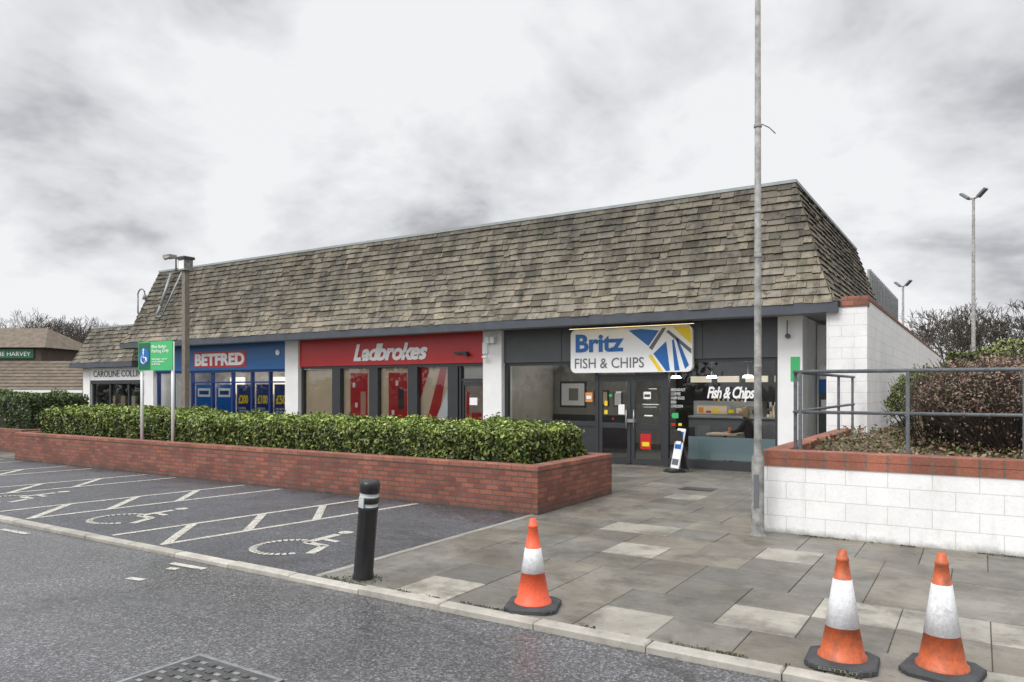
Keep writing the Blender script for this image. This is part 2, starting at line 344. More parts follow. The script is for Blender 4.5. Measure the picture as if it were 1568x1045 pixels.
mx=N(nt,'ShaderNodeMixShader'); mx.inputs[0].default_value=0.95; L(nt,bg.outputs[0],mx.inputs[1]); L(nt,bg2.outputs[0],mx.inputs[2]); L(nt,mx.outputs[0],out.inputs[0])
try:
    w.cycles.sampling_method='MANUAL'; w.cycles.sample_map_resolution=512
except Exception: pass
sl=bpy.data.lights.new('sun','SUN'); sl.energy=1.3; sl.angle=R(18); sl.color=(1,0.97,0.93)
so=bpy.data.objects.new('sun',sl); so.rotation_euler=(R(42),0,R(-15)); COL.objects.link(so)

# ------------------------------------------------------------------ ground, road, car park, pavement
b=MB()
xs=[-700,-60,-42,-34.5,700]; zs=[-0.95,-0.95,-0.95,-0.075,-0.075]
for i in range(4):
    b.face([(xs[i],-700,zs[i]),(xs[i+1],-700,zs[i+1]),(xs[i+1],900,zs[i+1]),(xs[i],900,zs[i])],'ground')
b.build('ground')
b=MB(); b.box(-34,60,-9,4.86,-0.10,-0.05,'road'); b.build('road')
b=MB(); b.box(-34,-5.42,5.0,16.4,-0.10,-0.010,'park'); b.build('car_park')
b=MB(); b.box(-4.55,-3.75,2.45,3.15,-0.048,-0.043,'iron')
b.box(-4.58,-4.55,2.42,3.18,-0.048,-0.042,'galv'); b.box(-3.75,-3.72,2.42,3.18,-0.048,-0.042,'galv'); b.box(-4.55,-3.75,3.15,3.18,-0.048,-0.042,'galv')
for i in range(9):
    for j in range(8):
        x=-4.5+i*0.085; y=2.5+j*0.08; b.box(x,x+0.05,y,y+0.03,-0.043,-0.036,'iron' if (i+j)%2 else 'galv')
b.build('manhole_cover')
b=MB(); x=-34
while x<30:
    l=0.915; g=random.uniform(0.85,1.15); c=(0.42*g,0.395*g,0.345*g)
    dz=random.uniform(-0.004,0.004)
    if x< -5.6: dz-=0.010
    b.box(x+0.004,x+l-0.004,4.865+random.uniform(-.005,.005),4.998,-0.09,0.006+dz,'kerb',c,bev=0.012); x+=l
b.build('kerb')
b=MB(); y=5.01
while y<9.0:
    g=random.uniform(0.8,1.1); b.box(-5.415,-5.34,y,min(y+0.9,9.04),-0.09,0.004,'kerb',(0.28*g,0.27*g,0.24*g),bev=0.008); y+=0.906
b.build('kerb')
def slabcol():
    g=random.gauss(1,0.10); wv=random.uniform(-.008,.008)
    return ((0.188+wv)*g,0.173*g,(0.146-wv)*g)
palepts=[(-3.71,8.96),(-3.3,7.55),(-1.65,8.05),(-1.25,6.1),(-0.55,6.5),(-0.1,6.5),(0.6,6.5),(1.2,6.5),(-2.33,5.57),(0.3,5.3),(-3.9,5.3),(-4.2,12.2)]
b=MB(); b.box(-5.33,30,5.002,16.4,-0.09,-0.009,'joint'); b.box(-34,-5.33,9.1,16.4,-0.0098,-0.007,'joint')
y=5.005; rws=[]
while y<16.2: rws.append((y,y+0.6)); y+=0.6
for j,(ya,yb) in enumerate(rws):
    x=-5.33 if j%2==0 else -5.33-0.3
    while x<7:
        wd=0.6 if ((j*7+int(x*3))%5) else 0.9
        xa=max(x,-5.33); xb=x+wd
        if xb-xa>0.05:
            cy=(ya+yb)/2; c=slabcol()
            for (px_,py_) in palepts:
                if xa<=px_<xb and ya<=py_<yb: g=random.uniform(.8,1.1); c=(0.38*g,0.355*g,0.30*g)
            if cy>10.5: c=tuple(v*0.85 for v in c)
            z=random.uniform(-0.0025,0.0025); jt=random.uniform(0.002,0.006)
            b.box(xa+jt,xb-0.003,ya+0.003,min(yb,16.2)-jt,-0.05,z,'slab',c,bev=0.004)
        x+=wd
for j,(ya,yb) in enumerate(rws):
    if ya<9.0: continue
    x=-34
    while x<-5.36:
        xb=min(x+0.6,-5.34); b.box(x+.005,xb-.005,ya+.005,yb-.005,-0.05,random.uniform(-.003,.003),'slab',tuple(v*.85 for v in slabcol()),bev=.006); x+=0.6
b.build('pavement')
b=MB(); b.box(-4.55,-3.95,12.7,13.1,0.004,0.009,'black')
for i in range(7): b.box(-4.52+i*.08,-4.48+i*.08,12.73,13.07,0.009,0.013,'iron')
b.build('drain_cover')

# markings
Zm=-0.0055
def stroke(b,pts,wd):
    for (x0,y0),(x1,y1) in zip(pts[:-1],pts[1:]):
        d=Vector((x1-x0,y1-y0)); 
        if d.length<1e-5: continue
        d.normalize(); n=Vector((-d.y,d.x))*wd/2; e=d*wd*0.12
        b.face([(x0-n.x-e.x,y0-n.y-e.y,Zm),(x1-n.x+e.x,y1-n.y+e.y,Zm),(x1+n.x+e.x,y1+n.y+e.y,Zm),(x0+n.x-e.x,y0+n.y-e.y,Zm)],'paint')
b=MB(); zb=Zm
for k in range(6):
    xa=-8.0-3.15*k
    sl_=0.14
    def X(x,y): return (x+sl_*(y-5.05),y)
    stroke(b,[X(xa,5.05),X(xa,8.98)],0.085); Zm+=0.0004
    stroke(b,[X(xa-1.0,5.05),X(xa-1.0,8.98)],0.085); Zm+=0.0004
    for i in range(4):
        y=5.1+i*1.02
        if y+0.95<9: stroke(b,[X(xa,y),X(xa-1.0,y+0.95)],0.11)
    Zm+=0.0004
    if k<5:
        cx=-6.65-3.4*k; cy=5.75; Zm=zb; s=1.05
        arc=[(cx-0.02+0.36*s*math.cos(t),cy+0.36*s*math.sin(t)) for t in np.linspace(R(105),R(330),22)]
        stroke(b,arc,0.085)
        Zm+=0.0005
        stroke(b,[(cx-0.05,cy+0.80),(cx-0.02,cy+0.28),(cx+0.30,cy+0.26),(cx+0.46,cy-0.1)],0.11)
        Zm+=0.0005
        stroke(b,[(cx-0.03,cy+0.52),(cx+0.26,cy+0.50)],0.08)
        b.face([(cx-0.06+0.095*math.cos(t),cy+0.96+0.095*math.sin(t),Zm) for t in np.linspace(0,2*math.pi,14,endpoint=False)],'paint')
        Zm=zb
b.build('parking_bay_markings')
b=MB()
Zm=-0.045
for (px,py,l) in ((285,868,0.5),(205,888,0.18),(20,815,0.6),(262,872,0.10)):
    zc=1131*1.85/(py-595); xc=(px-784)/1131*zc; x,y=Wd(xc,zc)
    stroke(b,[(x-l/2,y),(x+l/2,y+0.03)],0.08)
b.build('road_markings')

# ------------------------------------------------------------------ hedges / foliage
def leaves(P,Nn,size,cols,name,parent=None,mat='leaf'):
    n=len(P)
    rnd=np.random.randn(n,3)
    nr=Nn+0.7*rnd; nr/=np.linalg.norm(nr,axis=1)[:,None]+1e-9
    t=np.cross(nr,np.random.randn(n,3)); t/=np.linalg.norm(t,axis=1)[:,None]+1e-9
    bt=np.cross(nr,t)
    s=(size*np.random.uniform(0.6,1.25,n))[:,None]
    base=P-t*s*0.5; tip=P+t*s*0.5-nr*s*0.12; lf=P+bt*s*0.26+nr*s*0.08; rt=P-bt*s*0.26+nr*s*0.08
    V=np.stack([base,lf,tip,rt],1).reshape(-1,3)
    me=bpy.data.meshes.new(name); me.vertices.add(4*n); me.vertices.foreach_set('co',V.astype(np.float32).ravel())
    idx=np.arange(n)*4
    F=np.stack([idx,idx+1,idx+2,idx,idx+2,idx+3],1).ravel()
    me.loops.add(6*n); me.loops.foreach_set('vertex_index',F.astype(np.int32))
    me.polygons.add(2*n); me.polygons.foreach_set('loop_start',(np.arange(2*n)*3).astype(np.int32)); me.polygons.foreach_set('loop_total',np.full(2*n,3,np.int32))
    me.update(calc_edges=True)
    ca=me.color_attributes.new('col','FLOAT_COLOR','POINT')
    C=np.ones((4*n,4),np.float32); C[:,:3]=np.repeat(cols,4,axis=0); ca.data.foreach_set('color',C.ravel())
    me.materials.append(M[mat]); o=bpy.data.objects.new(name,me); COL.objects.link(o)
    if parent: o.parent=parent
    return o
def lump(P,amp,f):
    return amp*(np.sin(P[:,0]*f+1.3)*np.sin(P[:,1]*f*1.3+.5)+0.6*np.sin(P[:,0]*f*2.3+P[:,2]*f*2)+0.5*np.sin(P[:,2]*f*2.9+P[:,1]*f*1.9+P[:,0]*f*3.3))
def hedge(name,x0,x1,y0,y1,z0,z1,n,size=0.055,palette=None,amp=0.03,f=3.0,core='core',tip=0.45):
    e=empty(name,((x0+x1)/2,(y0+y1)/2,z0)); off=np.array(e.location)
    lx,ly,lz=x1-x0,y1-y0,z1-z0
    A=np.array([lx*ly,lx*lz,lx*lz*0.5,ly*lz,ly*lz]); k=np.random.choice(5,n,p=A/A.sum())
    u=np.random.rand(n,3); P=np.stack([x0+u[:,0]*lx,y0+u[:,1]*ly,z0+u[:,2]*lz],1); Nn=np.zeros((n,3))
    P[k==0,2]=z1;Nn[k==0,2]=1;P[k==1,1]=y0;Nn[k==1,1]=-1;P[k==2,1]=y1;Nn[k==2,1]=1;P[k==3,0]=x0;Nn[k==3,0]=-1;P[k==4,0]=x1;Nn[k==4,0]=1
    rr=0.18
    c=np.clip(P,[x0+rr,y0+rr,-9],[x1-rr,y1-rr,z1-rr]); d=P-c; dl=np.linalg.norm(d,axis=1)
    m=dl>rr; P[m]=c[m]+d[m]/dl[m][:,None]*rr; g=dl>1e-4; Nn[g]=0.5*Nn[g]+0.5*d[g]/dl[g][:,None]
    depth=np.minimum(np.random.exponential(0.034,n),0.15)
    P=P+Nn*(lump(P,amp,f)-depth+0.020*np.random.randn(n))[:,None]
    st=np.random.rand(n)<0.08; P[st]+=Nn[st]*np.random.uniform(0,0.09,st.sum())[:,None]
    pal=palette or [(0.12,0.18,0.033),(0.20,0.26,0.052),(0.32,0.37,0.09),(0.065,0.10,0.022),(0.11,0.14,0.035)]
    pal=np.array(pal); C=pal[np.random.randint(0,len(pal),n)]*np.random.uniform(0.75,1.25,n)[:,None]
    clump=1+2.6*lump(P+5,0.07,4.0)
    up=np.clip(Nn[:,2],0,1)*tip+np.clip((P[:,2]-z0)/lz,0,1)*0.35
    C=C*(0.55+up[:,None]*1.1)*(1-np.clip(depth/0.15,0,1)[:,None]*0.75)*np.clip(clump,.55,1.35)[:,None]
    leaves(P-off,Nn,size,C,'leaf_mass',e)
    b=MB(); q=0.11
    b.box(x0+q-off[0],x1-q-off[0],y0+q-off[1],y1-q-off[1],-0.02,z1-q-off[2],core,bev=0.08); b.build('woody_core',e)
    return e
def planter(name,x0,x1,y0,y1,zt,soilz):
    e=empty(name); b=MB(); t=0.225
    zc=zt-0.075
    for (a,bb,c,d) in ((x0,x1,y0,y0+t),(x0,x1,y1-t,y1),(x0,x0+t,y0+t,y1-t),(x1-t,x1,y0+t,y1-t)):
        b.box(a,bb,c,d,-0.09,zc,'brick')
    b.build('brick_walls',e); b=MB(); o=0.006
    b.box(x0-o,x1+o,y0-o,y0+t+o,zc+0.001,zt,'coping',bev=0.008); b.box(x0-o,x1+o,y1-t-o,y1+o,zc+.001,zt,'coping',bev=.008)
    b.box(x0-o,x0+t+o,y0+t+o,y1-t-o,zc+.001,zt,'coping',bev=.008); b.box(x1-t-o,x1+o,y0+t+o,y1-t-o,zc+.001,zt,'coping',bev=.008)
    b.build('coping_course',e)
    b=MB(); b.box(x0+t,x1-t,y0+t,y1-t,0,soilz,'soil'); b.build('soil',e)
    return e
planter('brick_planter',-20.6,-5.3,9.05,11.55,0.69,0.60)
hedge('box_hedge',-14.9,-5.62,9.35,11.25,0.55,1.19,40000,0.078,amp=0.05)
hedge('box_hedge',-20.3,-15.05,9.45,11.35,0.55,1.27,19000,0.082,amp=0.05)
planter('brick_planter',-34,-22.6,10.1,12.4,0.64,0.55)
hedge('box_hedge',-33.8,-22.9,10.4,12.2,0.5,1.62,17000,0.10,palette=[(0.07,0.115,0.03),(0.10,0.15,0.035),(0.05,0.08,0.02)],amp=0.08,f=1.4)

# ------------------------------------------------------------------ main building
bld=empty('shop_parade_building')
def mansard(name,x0,x1,y0,y1,z0,z1,s,parent,rows,sides='SEWN',seed=1,twid=0.30):
    rnd=random.Random(seed); b=MB()
    def ins(t): return s*(t+0.10*min(max(t,0)/0.13,1)*(1-t))
    H=z1-z0
    nh,nz=H/math.hypot(s,H), s/math.hypot(s,H)
    def pt(side,a,t,o):
        i=ins(t)-o*nh; z=z0+H*t+o*nz
        if side=='S': return (a,y0+i,z)
        if side=='N': return (a,y1-i,z)
        if side=='E': return (x1-i,a,z)
        return (x0+i,a,z)
    for side in sides:
        lo,hi=(x0,x1) if side in 'SN' else (y0,y1)
        K=8
        for k in range(K):
            t0,t1=k/K,(k+1)/K
            q=[pt(side,lo+ins(t0),t0,0),pt(side,hi-ins(t0),t0,0),pt(side,hi-ins(t1),t1,0),pt(side,lo+ins(t1),t1,0)]
            b.face(q if side in 'SE' else q[::-1],'tile',(0.03,0.027,0.02))
        for k in range(rows):
            t0=k/rows; t1=min(1.0,(k+1.25)/rows)
            a=lo+ins(t0)-rnd.uniform(0,0.3)
            rowg=rnd.uniform(0.93,1.07)
            while a<hi-ins(t0):
                wd=twid*rnd.choice((0.6,0.8,1,1,1.2,1.5)); e=a+wd-0.006
                dt=rnd.uniform(-0.07,0.04)/rows if rnd.random()<0.8 else rnd.uniform(-0.28,0.0)/rows
                tb=max(0,t0+dt) if k>0 else 0-rnd.uniform(0,0.2)/rows
                al,bl=max(a,lo+ins(tb)-0.01),min(e,hi-ins(tb)+0.01); au,bu=max(a,lo+ins(t1)-0.01),min(e,hi-ins(t1)+0.01)
                if bl-al>0.02 and bu-au>-0.3:
                    if bu<au: m=(au+bu)/2; au=bu=m
                    ol=rnd.uniform(0.034,0.058); tw=rnd.uniform(-.007,.007)
                    g=rnd.gauss(1,0.14)*rowg; wrm=rnd.uniform(-0.018,0.018)
                    dk=0.62 if rnd.random()<0.15 else 1
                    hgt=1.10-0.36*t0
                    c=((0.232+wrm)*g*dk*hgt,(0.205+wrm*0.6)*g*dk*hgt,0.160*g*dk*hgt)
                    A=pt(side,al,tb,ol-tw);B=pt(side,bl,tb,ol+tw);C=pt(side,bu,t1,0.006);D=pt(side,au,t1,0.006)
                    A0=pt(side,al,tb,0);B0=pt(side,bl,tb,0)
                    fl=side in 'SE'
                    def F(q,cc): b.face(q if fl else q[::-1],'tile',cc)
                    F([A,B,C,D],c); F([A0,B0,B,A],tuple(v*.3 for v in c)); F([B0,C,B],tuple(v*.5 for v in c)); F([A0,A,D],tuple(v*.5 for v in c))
                a+=wd
    o=b.build(name,parent)
    i=ins(1)
    b=MB()
    b.box(x0+i-0.05,x1-i+0.05,y0+i-0.05,y1-i+0.05,z1-0.03,z1+0.035,'alum')
    b.build(name+'_top_trim',parent)
    b=MB(); b.box(x0-0.03,x1+0.03,y0-0.03,y0,z0-0.20,z0+0.01,'fascia'); b.box(x1,x1+0.03,y0,y1,z0-0.20,z0+0.01,'fascia'); b.box(x0-0.03,x0,y0,y1,z0-0.20,z0+0.01,'fascia')
    b.box(x0,x1,y0,y1,z0-0.17,z0-0.13,'soffit')
    b.build(name+'_fascia',parent)
mansard('tiled_mansard',-26.76,-2.33,15.3,26.2,3.47,6.14,0.955,bld,17,seed=3)
mansard('lower_mansard',-31.2,-26.80,15.75,22,2.82,4.25,0.6,bld,9,seed=5)
b=MB()
b.box(-31.0,-3.07,22.5,25.6,0,3.28,'render')
b.box(-3.30,-3.07,16.55,22.5,0,3.28,'render')
b.box(-26.75,-26.4,16.4,22.5,0,3.28,'render')
b.box(-30.9,-30.4,16.1,16.5,0,2.62,'render'); b.box(-30.9,-30.7,16.5,21.8,0,2.62,'render')
for xa,xb in ((-26.4,-25.82),(-18.66,-18.06),(-11.02,-10.44),(-3.56,-3.07)):
    b.box(xa,xb,15.98,16.5,0,3.295,'render')
for x in (-18.4,-10.75): b.box(x-.08,x+.08,16.5,22.5,0,3.29,'wallint')
b.box(-26.4,-3.3,16.5,22.5,-0.05,0.012,'floorint')
b.box(-26.4,-3.3,16.5,22.5,2.75,2.80,'white')
b.build('walls',bld)
def pane(x0,x1,z0,z1,y,name):
    b=MB(); b.face([(x0,y,z0),(x1,y,z0),(x1,y,z1),(x0,y,z1)],'glass'); b.build(name,bld)

# --- fish and chip shop front
b=MB()
b.box(-10.44,-3.56,16.10,16.3,2.46,3.29,'greyband')
for x in (-8.75,-5.2): b.box(x,x+0.012,16.092,16.1,2.47,3.28,'dark')
b.box(-10.44,-3.56,16.15,16.26,2.38,2.458,'darkframe')
def vpost(x,w=0.07,z0=0.05,z1=2.38,k='darkframe',y0=16.14,y1=16.27): b.box(x-w/2,x+w/2,y0,y1,z0,z1,k)
for x in (-10.40,-7.80,-6.05,-3.60): vpost(x,0.09,0.0)
b.box(-10.36,-7.85,16.15,16.26,0.88,1.0,'darkframe'); b.box(-10.36,-7.85,16.17,16.24,0.0,0.88,'darkframe')
b.box(-6.0,-3.65,16.15,16.26,0.0,0.20,'darkframe'); b.box(-7.75,-6.1,16.15,16.26,2.05,2.13,'darkframe')
for xa,xb in ((-7.75,-6.935),(-6.915,-6.10)):
    for x0,x1 in ((xa,xa+0.085),(xb-0.085,xb)): b.box(x0,x1,16.16,16.22,0.03,2.045,'darkframe')
    b.box(xa+.085,xb-.085,16.162,16.218,0.03,0.16,'darkframe'); b.box(xa+.085,xb-.085,16.162,16.218,0.86,0.98,'darkframe'); b.box(xa+.085,xb-.085,16.162,16.218,1.96,2.045,'darkframe')
b.cyl((-7.02,16.1,0.85),(-7.02,16.1,1.3),0.014,0.014,'steel',8); b.cyl((-6.83,16.1,0.85),(-6.83,16.1,1.3),0.014,0.014,'steel',8)
b.box(-7.05,-6.8,16.12,16.155,1.0,1.08,'steel')
b.build('fish_shop_frame',bld)
pane(-10.36,-3.64,0.03,2.38,16.2,'fish_shop_glass')
b=MB()
def post(x0,x1,z0,z1,k,y=16.193): b.box(x0,x1,y-0.002,y,z0,z1,k)
for x0,x1,z0,z1,k in ((-8.13,-7.94,1.47,1.70,'orange_p'),(-8.10,-7.97,1.54,1.62,'white'),(-7.62,-7.54,1.38,1.50,'yellow'),(-7.62,-7.54,1.18,1.28,'yellow'),(-7.26,-7.10,1.18,1.42,'white'),(-7.42,-7.38,1.05,1.10,'red'),
   (-6.62,-6.44,1.55,1.72,'white'),(-6.60,-6.46,1.60,1.66,'dark'),(-6.60,-6.40,1.15,1.18,'white'),(-6.70,-6.44,0.38,0.74,'red'),(-6.66,-6.48,0.45,0.55,'yellow'),
   (-5.93,-5.78,1.12,1.24,'green'),(-5.94,-5.85,0.95,1.01,'red'),(-5.78,-5.70,0.95,1.01,'yellow'),(-7.5,-7.42,1.60,1.66,'green'),(-7.33,-7.18,1.7,1.72,'white'),(-6.5,-6.3,1.78,1.795,'white'),(-6.65,-6.25,1.42,1.435,'white'),(-6.62,-6.3,1.36,1.37,'white')):
    post(x0,x1,z0,z1,k,16.193 if k not in('dark','yellow') and not(k=='white' and x0==-8.10) else 16.190)
b.box(-5.55,-3.66,16.205,16.21,0.22,0.72,'frost')
b.build('window_stickers',bld)
text('opening_hours','BREAKFAST\nCOFFEE\nHAM EGGS\nFISH\nCHICKEN',-5.95,-5.62,16.193,1.36,1.80,'white',bld,zdepth=.002)
text('window_lettering','Fish & Chips',-5.12,-4.08,16.193,1.50,1.84,'white',bld,bold=0.03,shear=0.3,sp=0.9,zdepth=.002)
b=MB()
b.box(-7.9,-3.3,21.9,22.0,0.02,2.75,'dark'); b.box(-3.36,-3.31,16.5,21.9,0.02,2.75,'partition')
b.box(-10.65,-10.55,16.5,21.9,0.02,2.75,'wallint')
b.box(-10.5,-8.0,18.9,19.0,0.02,2.75,'partition'); b.box(-10.3,-9.45,18.87,18.9,1.25,2.0,'darkframe'); b.box(-10.24,-9.51,18.86,18.87,1.31,1.94,'white')
b.box(-10.0,-9.7,18.852,18.858,1.45,1.8,'partition')
b.box(-9.2,-8.75,18.87,18.9,1.3,1.75,'darkframe'); b.box(-9.15,-8.8,18.86,18.87,1.35,1.7,'cream')
b.box(-8.6,-8.35,18.87,18.9,1.3,1.7,'darkframe'); b.box(-8.57,-8.38,18.86,18.87,1.33,1.67,'white')
b.box(-10.5,-8.0,18.85,18.88,0.02,1.05,'dark')
b.box(-6.6,-3.4,19.3,20.0,0.02,1.02,'grey'); b.box(-6.6,-3.4,19.25,20.05,1.02,1.07,'steel')
b.box(-6.5,-4.7,19.4,19.9,1.07,1.46,'steel'); b.box(-6.4,-5.6,19.37,19.4,1.12,1.34,'cream'); b.box(-5.5,-4.8,19.37,19.4,1.12,1.34,'partition')
for i in range(8): b.box(-6.35+i*.2,-6.22+i*.2,19.36,19.368,1.15,1.15+random.uniform(.05,.15),random.choice(['orange_p','yellow','red','dark','cream']))
for i in range(5): b.box(-7.4+i*0.82,-6.78+i*0.82,21.8,21.88,1.98,2.16,'screen')
for i in range(22): 
    x=-6.4+i*0.13; b.cyl((x,20.9,1.25),(x,20.9,1.25+random.uniform(.12,.3)),0.04,0.03,random.choice(['red','white','yellow','steel','dkblue','orange_p','cream']),8)
for i in range(16):
    x=-4.6+i*0.07; b.box(x,x+.05,19.45,19.6,1.07,1.07+random.uniform(.05,.3),random.choice(['red','white','cream','steel','dark','orange_p']))
b.box(-6.5,-3.5,20.75,21.05,1.2,1.24,'steel'); b.box(-6.5,-3.5,20.75,21.05,0.02,0.9,'grey')
b.box(-5.35,-4.65,16.85,17.45,0.72,0.76,'cream'); b.cyl((-5,17.15,0.02),(-5,17.15,0.72),0.04,0.04,'dark',10); b.cyl((-5,17.15,0.015),(-5,17.15,0.04),0.25,0.22,'dark',16)
b.cyl((-4.85,17.0,0.76),(-4.85,17.0,0.90),.03,.035,'orange_p',10)
b.box(-9.6,-8.7,17.0,17.6,0.72,0.76,'cream'); b.cyl((-9.15,17.3,0.02),(-9.15,17.3,0.72),0.04,0.04,'dark',10)
b.build('fish_shop_interior',bld)
b=MB()
for x,y,z in ((-6.67,18.5,2.09),(-5.73,18.5,2.09),(-4.83,18.5,2.09),(-4.0,18.5,2.09)):
    b.cyl((x,y,z-.025),(x,y,z+.03),0.13,0.10,'lampwhite',18); b.cyl((x,y,z+.03),(x,y,2.75),0.008,0.008,'dark',6)
for x,y in ((-5.0,17.0),(-9.2,17.4),(-7.2,17.6),(-5.5,20.6)):
    b.cyl((x,y,2.66),(x,y,2.74),0.14,0.14,'lampwhite',16)
for x in (-17,-15,-13,-24.5,-22.5,-20.5): b.box(x-.5,x+.5,16.75,16.9,2.68,2.74,'lampwhite')
b.build('ceiling_lamps',bld)
b=MB()
for cx,dr in ((-4.42,1),(-5.6,-1)):
    b.box(cx-.2,cx+.2,16.95,17.35,0.43,0.46,'dark')
    for sx_ in (-.18,.18):
        for sy in (-.18,.18): b.cyl((cx+sx_,17.15+sy,0.015),(cx+sx_,17.15+sy,0.43),.015,.015,'steel',6)
    b.box(cx+dr*.2-.015,cx+dr*.2+.015,16.95,17.35,0.6,0.88,'dark')
    for sy in (-.18,.18): b.cyl((cx+dr*.2,17.15+sy,.45),(cx+dr*.2,17.15+sy,.62),.013,.013,'steel',6)
b.build('cafe_chairs',bld)

def roundrect(x0,x1,z0,z1,r,n=6):
    P=[]
    for cx,cz,a0 in ((x1-r,z1-r,0),(x0+r,z1-r,90),(x0+r,z0+r,180),(x1-r,z0+r,270)):
        for i in range(n+1):
            t=R(a0+90*i/n); P.append((cx+r*math.cos(t),cz+r*math.sin(t)))
    return P
def plate(b,P,y0,y1,k):
    b.face([(x,y0,z) for x,z in P],k)
    b.face([(x,y1,z) for x,z in reversed(P)],k)
    for (xa,za),(xb,zb_) in zip(P,P[1:]+P[:1]): b.face([(xa,y0,za),(xb,y0,zb_),(xb,y1,zb_),(xa,y1,za)],k)
sg=empty('fish_shop_sign'); b=MB()
X0,X1,Z0,Z1=-8.42,-5.38,2.17,3.22
plate(b,roundrect(X0,X1,Z0,Z1,0.14),15.97,16.085,'white')
def poly(uv,k,y=15.965):
    P=[(X0+u*(X1-X0),Z1-v*(Z1-Z0)) for u,v in uv]; plate(b,P,y,15.9695,k)
poly([(0.50,0.07),(0.60,0.05),(0.745,0.10),(0.66,0.43)],'brblue')
poly([(0.77,0.05),(0.80,0.05),(0.69,0.52),(0.665,0.47)],'grey')
poly([(0.70,0.60),(0.80,0.34),(0.83,0.97),(0.80,0.98)],'brblue')
poly([(0.66,0.64),(0.685,0.62),(0.775,0.98),(0.74,0.98)],'yellow')
poly([(0.845,0.32),(0.86,0.30),(0.905,0.97),(0.865,0.97)],'brblue')
poly([(0.875,0.30),(0.89,0.29),(0.975,0.86),(0.945,0.94)],'brblue')
poly([(0.80,0.13),(0.82,0.10),(0.992,0.52),(0.992,0.62)],'grey')
poly([(0.85,0.04),(0.975,0.04),(0.992,0.16),(0.992,0.42)],'yellow')
b.build('sign_board',sg)
text('sign_name','Britz',-8.28,-7.02,15.965,2.66,3.10,'brblue',sg,bold=0.035,sp=1.0)
text('sign_words','FISH & CHIPS',-8.3,-6.52,15.965,2.28,2.52,'grey',sg)
b=MB(); b.box(X0+0.02,X1+0.1,15.80,15.86,3.225,3.262,'darkframe'); b.box(X0+0.04,X1+0.08,15.815,15.845,3.221,3.2245,'lampwarm')
for x in (-8.3,-6.9,-5.4): b.box(x,x+.03,15.86,15.97,3.235,3.255,'darkframe')
b.build('sign_lamp_bar',sg)

# --- red bookmaker
b=MB()
b.box(-18.06,-11.02,16.06,16.3,2.48,3.29,'red'); b.box(-18.06,-11.02,16.1,16.25,2.40,2.478,'darkframe')
for x in (-16.5,-14.98,-13.5,-12.09): b.box(x-.17,x+.17,16.08,16.3,0,2.398,'darkframe')
for x0,x1 in ((-18.06,-16.67),(-16.33,-15.15),(-14.81,-13.67),(-13.33,-12.26)): b.box(x0,x1,16.235,16.245,0.3,2.39,'cream')
b.box(-18.06,-17.98,16.12,16.23,0.3,2.39,'darkframe')
b.box(-16.05,-15.35,16.228,16.234,0.7,2.25,'red'); b.box(-14.52,-13.82,16.228,16.234,0.7,2.25,'red')
for x,z in ((-15.9,1.9),(-15.8,1.3),(-14.2,1.95),(-14.35,1.1)): b.box(x-.05,x+.05,16.223,16.227,z-.07,z+.07,'white')
b.box(-15.62,-15.42,16.221,16.227,0.9,1.7,'skin'); b.box(-14.15,-13.95,16.221,16.227,1.2,1.8,'dark')
def tri(P,k,y=16.229): plate(b,P,y,y+0.004,k)
tri([(-13.2,0.6),(-12.75,0.6),(-12.4,2.38),(-12.62,2.38)],'red'); tri([(-12.95,0.6),(-12.6,0.6),(-12.3,1.2),(-12.3,1.9)],'white',16.222)
tri([(-13.33,1.5),(-13.0,2.38),(-13.33,2.38)],'red',16.222)
b.box(-18.06,-12.26,16.12,16.3,0,0.3,'darkframe')
b.box(-11.90,-11.84,16.12,16.25,0,2.398,'darkframe'); b.box(-11.10,-11.04,16.12,16.25,0,2.398,'darkframe'); b.box(-11.84,-11.10,16.14,16.24,1.98,2.06,'darkframe')
b.box(-11.83,-11.77,16.16,16.22,0.03,1.97,'darkframe'); b.box(-11.17,-11.11,16.16,16.22,0.03,1.97,'darkframe'); b.box(-11.77,-11.17,16.16,16.22,1.88,1.97,'darkframe'); b.box(-11.77,-11.17,16.16,16.22,0.03,0.3,'darkframe')
b.box(-11.60,-11.35,16.19,16.195,1.35,1.55,'white'); b.box(-11.55,-11.22,16.205,16.21,0.75,1.15,'red'); b.box(-11.72,-11.62,16.205,16.21,0.9,1.7,'red'); b.box(-11.8,-11.14,16.22,16.24,2.06,2.39,'wallint')
b.box(-12.4,-11.1,18.2,18.3,0.02,2.75,'wallint')
b.box(-11.95,-11.55,15.95,16.06,2.72,2.78,'darkframe'); b.box(-11.6,-11.5,15.9,16.06,2.66,2.74,'darkframe')
b.build('red_bookmaker_front',bld)
pane(-17.98,-11.1,0.3,2.39,16.198,'red_bookmaker_glass')
text('red_bookmaker_lettering','Ladbrokes',-15.75,-12.93,16.05,2.60,3.10,'white',bld,bold=0.04,shear=0.28,sp=0.92)

